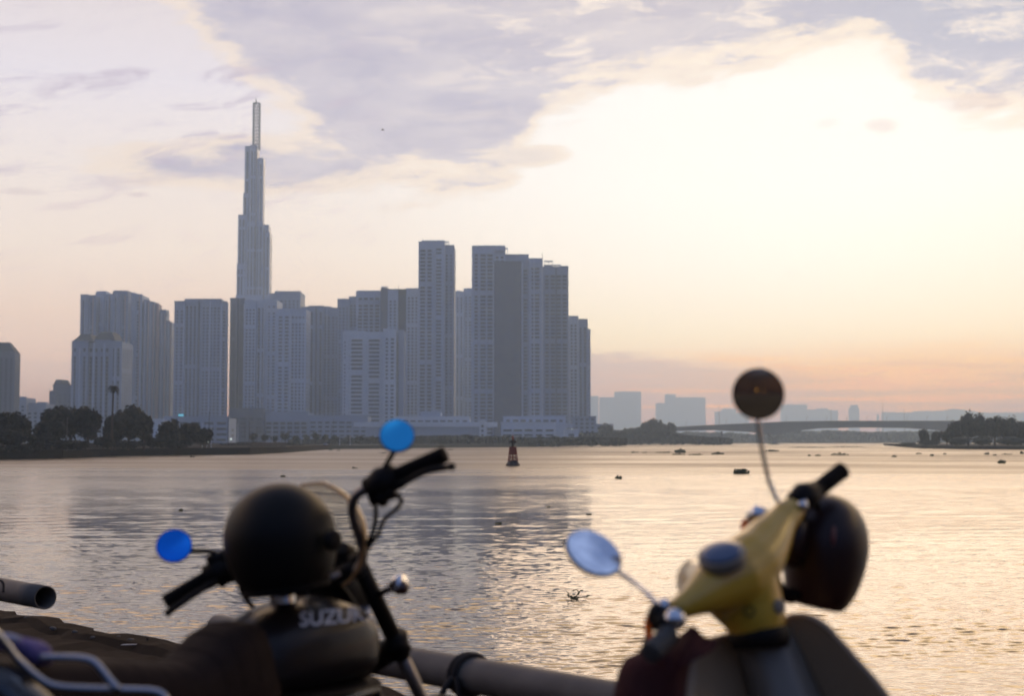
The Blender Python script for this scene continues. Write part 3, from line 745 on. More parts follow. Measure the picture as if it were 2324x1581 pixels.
# bushes hiding the bank under the trees
for px,pt,D,wp,lab in [(20,970,262,110,'dark shrub mass under the edge trees'),(92,985,272,90,'shrub between the edge trees and the domed tree'),(235,990,300,60,'shrub under the palm'),(350,992,325,70,'shrub between the round tree and the lower row'),(140,1000,268,120,'low shrub hanging over the bank wall'),(60,1008,262,120,'low scrub at the left waterline'),(-20,1012,258,120,'low scrub in the left bottom corner of the bank'),(150,1000,285,110,'shrub under the tallest domed tree'),(290,1000,308,100,'shrub under the round dark tree'),(405,1000,332,80,'shrub under the middle of the lower dark row')]:
    tree(px,pt,D,wp,lab,n=900,s=.45,trunk_share=.0,cat='shrub',group='shrubs on the left bank',name='shrub',dep=.5)
# palm
D = 305; a = P(257.5,878,D); root = thing('palm_tree', (a.x,D,LZ), 'slender palm rising above the dark trees at left', 'palm')
mb = MB(); mb.tube([(a.x-.2,D,LZ-.2),(a.x-.1,D,LZ+(a.z-LZ)*.5),(a.x,D,a.z-.2)], [.30,.22,.20], 8); mb.build('trunk', BARK, root)
mb = MB()
for k in range(22):
    an = k*2.4; up = R.uniform(-.5,1.0); L = R.uniform(1.1,1.5); pts = []
    for j in range(7):
        t = j/6; pts.append(Vector((a.x+math.cos(an)*L*t, D+math.sin(an)*L*t, a.z + up*L*t*.8 - 1.0*L*t*t*.9)))
    for j in range(6):
        d = (pts[j+1]-pts[j]).normalized(); sd_ = d.cross(Vector((0,0,1))).normalized()*(.22*(1-abs(j/6-.4)))
        mb.add([pts[j]-sd_-Vector((0,0,.12)), pts[j], pts[j+1], pts[j+1]-sd_-Vector((0,0,.12))], [(0,1,2,3)])
        mb.add([pts[j]+sd_-Vector((0,0,.12)), pts[j], pts[j+1], pts[j+1]+sd_-Vector((0,0,.12))], [(0,1,2,3)])
mb.build('fronds', LEAF, root)
# railing along the left bank
IRON = mat('iron_railing', (.05,.05,.055), .6, scale=3)
def shore_at(px, tab):
    return interp(tab, px)
def railing(p0, p1, z, h, n, label):
    mb = MB(); root = thing('railing', ((p0[0]+p1[0])/2,(p0[1]+p1[1])/2,z), label, 'railing', 'railings on the left bank')
    for hh in (h, h*.55, h*.12): mb.tube([(p0[0],p0[1],z+hh),(p1[0],p1[1],z+hh)], .05, 5)
    mb.build('rail', IRON, root)
    mb = MB()
    for i in range(n+1):
        x, y = p0[0]+(p1[0]-p0[0])*i/n, p0[1]+(p1[1]-p0[1])*i/n; mb.box(x-.05,x+.05,y-.05,y+.05,z-.05,z+h)
    o = mb.build('baluster', IRON, root); tag(o, kind='stuff')
sp_ = [G(150,1042,0),G(250,1037,0),G(400,1034.5,0),G(567,1033,0),G(648,1029,0)]
for (p, q), lab in zip(zip(sp_, sp_[1:]), ['leftmost stretch of railing under the tallest domed tree','railing stretch below the palm and round tree','railing stretch before the flagpoles','last railing stretch at the end of the left bank']):
    railing((p.x,p.y+1.5),(q.x,q.y+1.5),LZ,1.25,int((q-p).length/.5),lab)
# pale band of the quay edge + poles
for px,pt,pb,D,mm,lab in [(460,962,1010,352,W_WHITE,'leftmost of the three pale flagpoles at the end of the tree row'),(470,964,1010,355,W_WHITE,'middle pale flagpole at the end of the tree row'),(480,966,1010,358,W_WHITE,'rightmost and thinnest of the pale flagpoles'),
                      (475,937,1010,356,STEEL,'tallest dark lamp pole rising behind the flagpoles'),(153,950,1012,270,STEEL,'thin pole standing against the tallest domed tree'),(518,945,1008,380,STEEL,'dark pole at the foot of the bright gap'),
                      (566,958,1012,372,STEEL,'dark pole just left of the moored masts'),(1290,962,1008,1000,STEEL,'thin pole beside the little white villa')]:
    a = P(px,pt,D); mb = MB(); mb.tube([(a.x,D,LZ-.2 if D<900 else 1.4),(a.x,D,a.z)], [.10,.06], 6)
    root = thing('pole', (a.x,D,LZ), lab, 'pole'); mb.build('shaft', mm, root)
    mb = MB(); mb.ball((a.x,D,a.z), .14, 6, 8); mb.build('finial', mm, root)
warm = mat('lamp_glow', (.8,.9,.85), .4, emit=srgb(225,240,235), es=.7)
for px,py,D,r,lab in [(524,998,372,.28,'small white lit lamp at the foot of the bright gap'),(473,1004,352,.16,'tiny lit lamp between the pale flagpoles'),(1298,975.5,1028,.45,'tiny lit lamp on the little white villa')]:
    a = P(px,py,D); root = thing('lamp', (a.x,D,LZ), lab, 'lamp')
    mb = MB(); mb.ball(a, r, 8, 10); mb.build('globe', warm, root); mb = MB(); mb.tube([(a.x,D,LZ-.2),(a.x,D,a.z-r*.8)], .05, 6); mb.build('post', STEEL, root)
# far quay wall, small trees, moored masts
HT = ['leftmost small hazy tree behind the end of the left quay','small low hazy tree second behind the left quay end','small hazy tree third behind the left quay end','darker pointed hazy tree right of the left quay end',
 'hazy tree just left of the narrow one on the far quay','narrow hazy tree left of the highest one on the far quay','highest hazy tree on the far quay left of the white boat','narrow hazy tree directly behind the white boat',
 'hazy tree first to the right of the white boat','broad hazy tree second to the right of the white boat','hazy tree third to the right of the white boat','hazy tree nearest the right blue mirror on the far quay']
i = 0
for px,pt,wp,mm in [(575,985,22,0),(600,988,18,1),(622,990,20,0),(648,984,22,1),(672,990,20,0),(697,988,16,1),(716,982,24,0),(737,986,16,1),(762,990,24,0),(790,992,28,1),(815,990,24,0),(842,991,24,1)]:
    D = 640+i*9; i += 1
    tree(px,pt,D,wp,HT[i-1],zb=1.5,m=LEAF2,group='small hazy trees along the far quay',n=260,s=.6,trunk_share=.3)
SB = ['leftmost moored boat right of the bright gap','moored boat with tall mast second from the bright gap','moored boat third from the bright gap','moored boat with tall mast fourth from the bright gap',
 'moored boat fifth from the bright gap','moored boat sixth from the bright gap','moored boat with tall mast left of the narrow hazy tree','moored boat with short mast left of the highest hazy tree',
 'moored boat under the highest hazy tree','tall mast moored boat left of the white motor boat','moored boat just behind the white motor boat','moored boat with the tallest mast right of the white motor boat',
 'rightmost moored boat on the far quay','moored boat with the shortest mast right of the motor boat']
i = -1
for px,pt in [(540,962),(556,955),(583,970),(604,968),(618,972),(640,974),(655,966),(684,972),(703,978),(728,966),(752,964),(757,950),(795,975),(771,985)]:
    i += 1; D = 600; a = P(px,pt,D); mb = MB(); mb.tube([(a.x,D,.6),(a.x,D,a.z)], [.13,.07], 5)
    root = thing('sailboat', (a.x,D,0), SB[i], 'boat', 'moored boats with bare masts')
    mb.build('mast', W_WHITE if px%3==0 else STEEL, root)
    L = R.uniform(2.2,3.4); mb = MB()
    mb.prism([(a.x-L,D),(a.x-L*.6,D-.9),(a.x+L*.5,D-.9),(a.x+L,D),(a.x+L*.5,D+.9),(a.x-L*.6,D+.9)], -.1, .75, [(a.x-L*1.1,D),(a.x-L*.6,D-1.1),(a.x+L*.5,D-1.1),(a.x+L*1.1,D),(a.x+L*.5,D+1.1),(a.x-L*.6,D+1.1)])
    mb.build('hull', W_WHITE if px%2 else W_GREY, root)
# ------------------------------------------------------------------ right bank trees
for px,pt,D,wp,lab in [(2098,977,640,26,'small pointed tree at the tip of the right bank'),(2124,980,632,26,'second small tree at the tip of the right bank'),(2148,972,620,34,'low tree stepping up to the right bank grove'),
    (2168,956,610,44,'left shoulder tree of the right bank grove'),(2196,937,600,56,'tallest tree of the right bank grove'),(2228,941,605,50,'tree just right of the tallest in the grove'),
    (2256,940,596,56,'broad tree in the middle of the right bank grove'),(2286,948,590,48,'tree with ragged top in the right bank grove'),(2316,956,585,56,'tree cut by the right edge of the photo'),(2350,962,585,60,'tree beyond the right edge of the grove')]:
    tree(px,pt,D,wp,lab,zb=1.1,m=LEAF2,group='trees of the right bank grove',n=1500,s=.55,trunk_share=.06)
for px,pt,wp,lab in [(2060,1006,60,'low scrub on the thin tip of the right bank'),(2110,1000,60,'scrub under the small trees of the right bank'),(2170,992,70,'scrub at the left foot of the grove'),(2230,990,90,'scrub at the waterline in the middle of the grove'),(2300,992,100,'scrub at the waterline by the right edge')]:
    tree(px,pt,560 if px>2150 else 640,wp,lab,zb=.9,m=LEAF2,group='scrub along the right bank',n=700,s=.4,trunk_share=0,cat='shrub',name='shrub',dep=.4)
# round trees at the left end of the bridge
for px,pt,wp,lab in [(1375,962,40,'hazy low tree right of the grey low rise'),(1410,975,50,'low hazy tree before the round one by the bridge'),(1440,968,44,'left part of the round hazy tree clump'),(1470,953,50,'middle of the round hazy tree clump'),(1495,947,54,'highest round hazy tree at the end of the bridge'),(1520,960,36,'right shoulder of the round hazy tree clump')]:
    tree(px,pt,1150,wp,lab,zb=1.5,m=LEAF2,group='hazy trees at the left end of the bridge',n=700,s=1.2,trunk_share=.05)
# far-off wooded shore below the bridge: reads as one mass
def woods(name, pts, D, dep, m, n, s):
    mb = MB()
    for i in range(n):
        px = R.uniform(pts[0][0], pts[-1][0]); top = interp(pts, px) + mnoise.noise(Vector((px*.06,D,0)))*3 + mnoise.noise(Vector((px*.3,D,0)))*1.5
        y = D + R.uniform(0, dep); zt = P(CX, top, y).z; z = 1.0 + (zt-1.0)*R.random()**.6
        p = Vector((P(px, 1000, y).x, y, z)); a = Vector((R.gauss(0,1),R.gauss(0,1)-1,R.gauss(0,1))).normalized(); b_ = a.orthogonal().normalized(); t = a.cross(b_); q = s*R.uniform(.6,1.3)
        mb.add([p-b_*q,p+t*q*.7,p+b_*q,p-t*q*.7],[(0,1,2,3)])
    tag(mb.build(name, m), kind='stuff')
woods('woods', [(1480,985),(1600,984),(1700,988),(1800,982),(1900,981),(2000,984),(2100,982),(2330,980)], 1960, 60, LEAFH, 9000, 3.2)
woods('woods', [(1180,992),(1300,988),(1400,984),(1500,982),(1560,992),(1660,1000)], 1060, 120, LEAF2, 7000, 2.0)
woods('woods', [(655,1002),(800,998),(900,994),(1050,992),(1180,996),(1300,996),(1420,998)], 760, 60, LEAF2, 8000, 1.4)
woods('woods', [(500,1010),(560,1006),(660,1008),(700,1014)], 520, 60, LEAF, 2500, .6)

# ------------------------------------------------------------------ beacon buoy
RUST = mat('rusty_red_paint', (.26,.045,.03), .7, scale=2); DARKB = mat('buoy_float', (.035,.02,.018), .7, scale=2)
B = G(1164,1058.5,0); D = B.y; bx = B.x
root = thing('navigation_buoy', (bx,D,0), 'red lattice beacon buoy floating alone in the middle of the river', 'buoy')
u = D/F
mb = MB(); mb.lathe([(.3,-.5),(15.5*u,-.3),(16.2*u,.05),(15.5*u,.25),(11*u,.62),(8.6*u,.75)], (bx,D,0), (0,0,1), 20); mb.build('float', DARKB, root, smooth=False)
mb = MB(); zt = P(CX,1015,D).z
for k in range(4):
    an = PI/4+k*PI/2+.25; c_, s_ = math.cos(an), math.sin(an)
    mb.tube([(bx+c_*12.5*u,D+s_*12.5*u,.6),(bx+c_*8*u,D+s_*8*u,zt)], .075, 6)
for z,r in ((P(CX,1046,D).z,11.4*u),(P(CX,1038,D).z,10.2*u)):
    for k in range(4):
        a0, a1 = PI/4+k*PI/2+.25, PI/4+(k+1)*PI/2+.25
        mb.tube([(bx+math.cos(a0)*r,D+math.sin(a0)*r,z),(bx+math.cos(a1)*r,D+math.sin(a1)*r,z)], .06, 5)
for k in range(4):
    a0, a1 = PI/4+k*PI/2+.25, PI/4+(k+1)*PI/2+.25
    mb.tube([(bx+math.cos(a0)*12*u,D+math.sin(a0)*12*u,.7),(bx+math.cos(a1)*10*u,D+math.sin(a1)*10*u,P(CX,1037,D).z)], .05, 5)
mb.tube([(bx,D,.5),(bx,D,zt)], .14, 8)
mb.build('lattice_legs', RUST, root)
mb = MB(); a = P(CX,1033,D).z
mb.prism([(bx-8.4*u,D-8*u),(bx+8.4*u,D-8*u),(bx+8.4*u,D+8*u),(bx-8.4*u,D+8*u)], a, zt, [(bx-7.4*u,D-7*u),(bx+7.4*u,D-7*u),(bx+7.4*u,D+7*u),(bx-7.4*u,D+7*u)]); mb.build('daymark', RUST, root)
mb = MB(); mb.tube([(bx,D,zt),(bx,D,P(CX,1006,D).z)], [2.9*u,2.6*u], 10); mb.tube([(bx,D,P(CX,1007,D).z),(bx,D,P(CX,1000,D).z)], [3.3*u,3.3*u], 10); mb.build('lamp_post', DARKB, root)
mb = MB(); z = P(CX,1004,D).z; mb.box(bx-9*u,bx-3.4*u,D-.05,D+.02,z-.12,z+.12); mb.box(bx+3.4*u,bx+8*u,D-.05,D+.02,z-.15,z+.15); mb.build('side_panel', DARKB, root)
mb = MB(); z = P(CX,1000,D).z; mb.lathe([(1.2*u,0),(2.4*u,.1),(2.6*u,.4),(1.4*u,.62),(.5*u,.7),(.3*u,1.0)], (bx,D,z), (0,0,1), 10); mb.build('lantern', RUST, root)

# ------------------------------------------------------------------ floating water hyacinth
HY = mat('hyacinth', (.045,.065,.02), .6, var=.5, scale=4)
def clump(px, py, wpx, hpx, label, n=None, group='floating water hyacinth clumps'):
    c0 = G(px, py, 0); D = c0.y; u = D/F; w_, h = wpx*u/2, hpx*u
    n = n or int(max(14, min(160, wpx*3))); dp = min(w_*.9, max(.3, w_*.5))
    mb = MB()
    for i in range(n):
        x = R.uniform(-1,1); y = R.uniform(-1,1)
        if x*x+y*y > 1: continue
        bx_, by_ = c0.x+x*w_, D+dp+y*dp
        hh = h*(1-.5*x*x)*R.uniform(.35,1.15)*(.5+mnoise.noise(Vector((bx_*1.5/max(u*8,.2),3,0)))*.9+.4)
        lean = Vector((R.uniform(-.35,.35), R.uniform(-.3,.3), 1)); top = Vector((bx_,by_,-.02))+lean*max(hh,.04)
        mb.tube([(bx_,by_,-.04), top], [.012+u*.5, .008+u*.3], 4)
        s = max(h*.28, .05)*R.uniform(.7,1.2); a = Vector((R.uniform(-.6,.6), -1, R.uniform(.1,1.2))).normalized(); b_ = a.orthogonal().normalized(); t = a.cross(b_)
        mb.add([top-b_*s, top-b_*s*.4+t*s*.8, top+b_*s*.6+t*s*.7, top+b_*s, top+b_*s*.3-t*s*.7], [(0,1,2,3,4)])
    # leafy mat lying on the water
    m_ = 14; mb.add([(c0.x+math.cos(k*2*PI/m_)*w_*R.uniform(.75,1.05), D+dp+math.sin(k*2*PI/m_)*dp*R.uniform(.75,1.05), .02) for k in range(m_)] + [(c0.x,D+dp,max(.03,h*.25))], [(k,(k+1)%m_,m_) for k in range(m_)])
    return tag(mb.build('water_hyacinth', HY), label, 'floating plant', group)
cl_ = [(1404,1088,15,7,'compact square clump alone in bright water right of the buoy'),(1684,1077,36,11,'large crested clump left of the dark mirror stem'),
 (1545,1029,26,8,'mounded clump in the far raft right of the skyline'),(1541,1033.5,32,3,'flat clump just in front of the far mound'),(1581,1034,34,3,'flat clump right of the far mound'),(1630,1032.5,30,5,'low clump at the right end of the far raft'),
 (1441,1028.5,16,3,'tiny clump at the left end of the far raft'),(1463,1028.5,12,2.5,'second tiny clump of the far raft'),(1508,1028.5,36,2.6,'thin streak of plants left of the far mound'),
 (1754,1025.5,32,4,'clump just right of the dark mirror stem'),(1756,1010,28,3,'far streak under the bridge pier'),
 (1840,1017,90,2.4,'long far streak of plants right of the mirror stem'),(1925,1016,90,2.4,'long far streak reaching the right bank'),(1838,1036,8,3,'tiny clump above the scooter grip'),(1857,1036,13,4,'small clump above the scooter grip'),
 (1908,1034,42,4,'long low clump above the end of the scooter grip'),(2029,1038.5,13,4,'small clump right of the scooter grip'),(2086,1031.5,14,3,'faint clump below the small bank trees'),(2116,1036,10,5,'small round clump below the grove'),
 (2145,1032.5,8,3,'tiny clump right of the small round one'),(2241,1032.5,13,5,'dark clump below the middle of the grove'),(2258,1034.5,10,3,'low clump next to the dark one below the grove'),(2288,1033,24,2.5,'thin streak of plants near the right edge'),
 (2320,1031,10,5,'clump touching the right edge of the photo'),(2275,1053,17,8,'nearest clump in the water at right'),
 (805,1064.5,14,3.5,'small clump left of the lever of the motorcycle'),(640,1083.5,14,4,'small clump above the black helmet at left'),(750,1023,12,3,'tiny clump below the far trees at centre left'),(768,1024,8,2.5,'tiny clump beside another below the far trees'),
 (1130,1190,14,3,'small flat clump below the buoy'),(1337,1170,10,2.5,'small flat clump in open water right of the buoy'),(410,1160,8,3,'speck of plants above the left blue mirror'),(436,1039,10,3,'tiny clump in front of the left quay'),(1022,1022.5,12,2.5,'tiny clump in front of the long terrace'),
 (870,1030,22,2.5,'thin clump beside the right blue mirror'),(1245,1152,8,2,'speck of plants between buoy and scooter mirror'),(600,1400,7,2,'speck of plants near the motorcycle tank')]
for a in cl_: clump(*a)
# nearest plant: a sprawling stem with leaves
c0 = G(1308,1362,0); D = c0.y; u = D/F; mb = MB()
def S(x, z, y=0): return Vector((c0.x+(x-1308)*u, D+y, (1362-z)*u*1.0))
for pts in [[(1286,1352),(1296,1357),(1312,1358),(1334,1356)],[(1306,1358),(1313,1346),(1308,1340),(1302,1342)],[(1313,1352),(1316,1344),(1320,1341)],[(1290,1358),(1292,1350),(1288,1347)],[(1330,1358),(1334,1353),(1338,1354)]]:
    mb.tube(spline([S(*p, R.uniform(-.05,.05)) for p in pts], 4), .012, 5)
for x,z in [(1290,1352),(1296,1355),(1302,1352),(1304,1356),(1308,1355),(1334,1354),(1302,1342),(1320,1342),(1298,1358),(1312,1357)]:
    p = S(x,z); mb.ball(p, (R.uniform(.02,.045), .03, R.uniform(.012,.022)), 5, 8)
mb.ball(S(1304,1361,.1), (.10,.08,.02), 5, 10)
tag(mb.build('water_hyacinth', HY), 'nearest sprawling plant with thin stems left of the round scooter mirror', 'floating plant', 'floating water hyacinth clumps')

# small white boat at the far quay
D = 590; a = P(741,1016,D); root = thing('motor_boat', (a.x,D,0), 'small white motor boat moored at the far quay', 'boat')
mb = MB(); x = a.x; mb.prism([(x-2,D-1),(x+1.6,D-1),(x+2.4,D),(x+1.6,D+1),(x-2,D+1)], -.2, .9, [(x-2.1,D-1.1),(x+1.8,D-1.1),(x+2.9,D),(x+1.8,D+1.1),(x-2.1,D+1.1)]); mb.build('hull', W_WHITE, root)
mb = MB(); mb.prism([(x-1.4,D-.8),(x+.8,D-.8),(x+.8,D+.8),(x-1.4,D+.8)], .9, 2.1, [(x-1.2,D-.7),(x+.3,D-.7),(x+.3,D+.7),(x-1.2,D+.7)]); mb.build('cabin', W_WHITE, root)
mb = MB(); mb.box(x-1.1,x+.1,D-.84,D-.78,1.35,1.85); mb.build('window', GL, root)
# bird
D = 150; a = P(868,295,D); root = thing('bird', a, 'tiny dark bird flying in the grey cloud right of the spire', 'bird')
mb = MB(); BD = mat('bird_feather', (.03,.03,.035), .8)
mb.tube([a+Vector((-.16,0,0)),a+Vector((-.06,0,.01)),a+Vector((.08,0,.0)),a+Vector((.17,0,-.01))], [.01,.045,.04,.008], 8)
for s in (-1,1): mb.add([a+Vector((-.05,0,.02)),a+Vector((.06,0,.02)),a+Vector((.10,s*.2,.12)),a+Vector((.13,s*.42,.05)),a+Vector((.0,s*.2,.11))], [(0,1,2,3,4)])
mb.build('body', BD, root)

# ------------------------------------------------------------------ pipe barrier on the quay
PIPE = mat('painted_pipe', (.11,.095,.08), .65, var=.45, scale=9, bump=.2); ROPE = mat('dark_rope', (.03,.022,.018), .9, scale=30)
RZ = EYE-.85; A = G(103,1358,RZ); Bq = G(1130,1545,RZ); ax = (Bq-A).normalized(); pr = .064
def pipe(p0, p1, label, posts):
    root = thing('pipe_barrier', ((p0.x+p1.x)/2,(p0.y+p1.y)/2,QZ), label, 'barrier', 'pipe barriers along the quay edge')
    n = 24; mb = MB(); L = (p1-p0).length
    prof = [(pr,0)] + [(pr+mnoise.noise(Vector((i*.7,L,0)))*.0022, L*i/n) for i in range(1,n)] + [(pr,L),(pr-.007,L-.001),(pr-.007,L-.3),(pr-.007,.3),(pr-.007,.001),(pr,0)]
    mb.lathe(prof, p0, (p1-p0), 28, close=False); mb.build('rail_pipe', PIPE, root, smooth=True)
    for q in posts:
        p = p0+(p1-p0).normalized()*q; mb = MB(); mb.tube([(p.x,p.y,QZ-.05),(p.x,p.y,RZ-.03)], .05, 16); mb.lathe([(.09,0),(.09,.015),(.05,.016)], (p.x,p.y,QZ+.03), (0,0,1), 16); mb.build('post', PIPE, root, smooth=False)
    return root
pipe(A-ax*6.0, A, 'open ended pipe rail section ending at the left of the photo', (1.2,4.2))
st_ = A + ax*1.75
pipe(st_, st_+ax*6.5, 'pipe rail section passing behind the motorcycle and under the scooter', (.45,3.9,6.2))
# rope lashed round the rail
pc = G(1062,1533,RZ); mb = MB()
n_ = Vector((-ax.y,ax.x,0))
for off, tl in ((0,.12),(.02,.10)):
    pts = []
    for k in range(25):
        an = 2*PI*k/24; pts.append(pc+ax*(off+tl*.18*math.cos(an)) + n_*math.cos(an)*(pr+.008) + Vector((0,0,math.sin(an)*(pr+.008))))
    mb.tube(pts, .011, 8, caps=False)
mb.tube(spline([pc-n_*(pr+.01)+ax*.0, pc-n_*(pr+.02)+Vector((-.03,-.02,-.06)), pc-n_*(pr+.015)+Vector((-.06,-.02,-.2)), pc+Vector((-.09,-.05,-.42))],6), .011, 8)
mb.tube(spline([pc-n_*(pr+.01)+ax*.02, pc-n_*(pr+.02)+Vector((.03,-.02,-.05)), pc-n_*.05+Vector((.02,-.02,-.25))],6), .009, 8)
tag(mb.build('rope', ROPE, smooth=True), 'dark rope lashed around the pipe rail with a hanging end', 'rope')
pw = G(2,1325,RZ+.09); mb = MB(); base = G(4,1336,RZ)
mb.tube(spline([pw+Vector((-.05,.05,-.03)), pw+Vector((-.02,.02,.012)), pw+Vector((.012,0,0)), pw+Vector((.022,-.02,-.045))],6), .007, 8)
tag(mb.build('wire', ROPE, smooth=True), 'bent wire loop sticking up from the left pipe rail', 'wire')
# debris at the quay edge
STONE = mat('stone', (.10,.09,.08), .9, scale=20); TWIG = mat('twig', (.035,.025,.018), .9); SCR = mat('paper_scrap', (.35,.35,.35), .8)
def bit(px, py, sx, label, m=STONE):
    p = G(px, py, QZ+.02); mb = MB(); mb.ball(p+Vector((0,0,.01)), (sx, sx*.8, sx*.6), 5, 7)
    mb.v = [(v[0]+mnoise.noise(Vector(v)*22)*sx*.4, v[1], v[2]+mnoise.noise(Vector(v)*25)*sx*.3) for v in mb.v]
    tag(mb.build('stone', m), label, 'stone', 'stones on the quay edge')
bit(298,1459,.024,'dark stone at the quay edge beside a white scrap'); bit(268,1452,.02,'small stone left of the white scrap'); bit(62,1409,.03,'larger stone on the quay edge below the open pipe'); bit(170,1440,.022,'stone half way along the quay edge')
bit(210,1452,.018,'small stone sunk in the quay edge'); bit(120,1432,.025,'flat stone near the left end of the quay edge')
p = G(290,1466,QZ+.03); mb = MB(); mb.prism([(p.x-.04,p.y-.01),(p.x+.045,p.y+.01),(p.x+.05,p.y+.03),(p.x-.03,p.y+.02)], p.z, p.z+.004); tag(mb.build('paper_scrap', SCR), 'white scrap of paper lying at the quay edge', 'litter')
p = G(338,1470,QZ); mb = MB(); mb.tube(spline([p, p+Vector((-.004,0,.03)), p+Vector((-.01,0,.05)), p+Vector((-.006,0,.062))],4), [.007]*9+[.006]*3+[.003], 6); tag(mb.build('twig', TWIG), 'short upright twig at the quay edge', 'twig')
# ------------------------------------------------------------------ vehicles
def V(px, py, D): return P(px, py, D)
BLK = mat('black_plastic', (.008,.006,.005), .6, spec=.2, scale=20, bump=.1); RUB = mat('black_rubber', (.008,.006,.005), .85, spec=.15, scale=40, bump=.2)
CHR = mat('chrome', (.62,.63,.66), .12, metal=1, var=.05); STL = mat('dull_steel', (.22,.20,.19), .4, metal=.9, var=.2, scale=15)
BPAINT = mat('black_paint', (.012,.012,.014), .25, coat=.8, var=.1); TANK = mat('tank_paint', (.008,.006,.007), .40, spec=.25, coat=.2, var=.2, scale=4)
SEATM = mat('brown_leather', (.022,.013,.010), .8, spec=.12, var=.35, scale=18, bump=.15)
YEL = mat('yellow_paint', (.60,.35,.03), .30, coat=.6, var=.08, scale=5); CREAM = mat('faded_cream_paint', (.36,.25,.15), .42, coat=.3, var=.12, scale=4)
GREYP = mat('grey_panel', (.20,.17,.135), .4, coat=.2, var=.1, scale=5)
AMB = mat('amber_lens', (.85,.17,.02), .2, trans=.35, var=.1); REDC = mat('dark_red_cloth', (.060,.012,.010), .9, var=.35, scale=25, bump=.3)
PURP = mat('purple_cloth', (.10,.075,.20), .85, var=.4, scale=20, bump=.3); PALEC = mat('pale_cloth', (.36,.34,.40), .85, var=.3, scale=20, bump=.3)
WHT = mat('white_lettering', (.42,.45,.52), .4, var=.05)
def mirror_glass(name, col, rough=.04):
    return mat(name, col, rough, metal=1, var=.03)
def disc_mirror(root, c, r, n, gm, rim=BLK, el=1.0, updir=None, depth=.028):
    """round mirror: glass part with housing behind; n points out of the glass"""
    n = Vector(n).normalized(); u = Vector((0,0,1)) if updir is None else Vector(updir)
    u = (u-n*u.dot(n)).normalized(); w_ = n.cross(u)
    def ring(prof, seg=40):
        vs = [c + n*h + (u*math.cos(2*PI*k/seg)*el + w_*math.sin(2*PI*k/seg))*rr for rr, h in prof for k in range(seg)]
        q = len(prof); return vs, [(i*seg+k,i*seg+(k+1)%seg,(i+1)*seg+(k+1)%seg,(i+1)*seg+k) for i in range(q-1) for k in range(seg)] + [tuple(range(seg))[::-1]] + [tuple(range((q-1)*seg,q*seg))]
    h = MB(); v, f = ring([(r*.25,-depth),(r*.7,-depth*.8),(r*.95,-depth*.35),(r*1.03,-.004),(r*1.03,.001),(r*.96,.003)]); h.add(v, f)
    hs = h.build('mirror_housing', rim, root, smooth=False, fix=True)
    RC = .75; prof = [(r*.975*(1-i/10), .0035+((r*.975)**2-(r*.975*(1-i/10))**2)/(2*RC)) for i in range(10)] + [(r*.01, .0035+(r*.975)**2/(2*RC))]
    g = MB(); v, f = ring(prof); f = [q for q in f if len(q) == 4 or q[0] != 39]; g.add(v, f); gl = g.build('mirror_glass', gm, root, smooth=True, fix=True)
    return hs, gl
def pillow(mb, outline, D, th, rings=7, rough=.01, fr=9):
    """closed inflated shape with this outline, bulging to both sides"""
    pts = [V(px, py, D) for px, py in outline]; pts = spline(pts+[pts[0]], 3)[:-1]; n = len(pts)
    cen = sum(pts, Vector())/n; vs = []; fs = []
    for side in (-1, 1):
        o = len(vs)
        for i in range(rings):
            s = 1-i/rings; b_ = math.sqrt(max(0, 1-s**2.2))
            for p in pts:
                q = cen+(p-cen)*s; q = q + Vector((0,side*th*b_,0)); q += Vector((mnoise.noise(q*fr),mnoise.noise(q*fr+Vector((5,0,0))),mnoise.noise(q*fr+Vector((0,7,0)))))*rough*(1 if i else .4)
                vs.append(q)
        vs.append(cen+Vector((0,side*th,0)))
        for i in range(rings-1):
            for k in range(n):
                fs.append((o+i*n+k,o+i*n+(k+1)%n,o+(i+1)*n+(k+1)%n,o+(i+1)*n+k))
        for k in range(n): fs.append((o+(rings-1)*n+k,o+(rings-1)*n+(k+1)%n,o+rings*n))
    mb.add(vs, fs)

# ================= motorcycle =================
gx, gy = -.72, 3.45
mc = thing('motorcycle', (gx,gy,QZ), 'black motorcycle with blue round mirrors, brown seat and lettered tank leaning on its stand', 'motorcycle')
HD = Vector((.62,.785,0)).normalized(); LT = Vector((-HD.y,HD.x,0))      # heading, its left
def sect_loft(mb, secs, p=2.6, seg=28):
    """secs: (centre, half width, z top, z bottom); superellipse sections across the bike"""
    vs = []
    for c_, hw, zt, zb_ in secs:
        zc, hh = (zt+zb_)/2, (zt-zb_)/2
        for k in range(seg):
            an = 2*PI*k/seg; cx_ = math.copysign(abs(math.cos(an))**(2/p), math.cos(an)); sz = math.copysign(abs(math.sin(an))**(2/p), math.sin(an))
            z = zc+sz*hh; vs.append(Vector((c_.x,c_.y,z)) - LT*cx_*hw + LT*(z-3.0)*.14)
    n = len(secs)
    mb.add(vs, [(i*seg+k,i*seg+(k+1)%seg,(i+1)*seg+(k+1)%seg,(i+1)*seg+k) for i in range(n-1) for k in range(seg)] + [tuple(range(seg))[::-1], tuple(range((n-1)*seg,n*seg))])
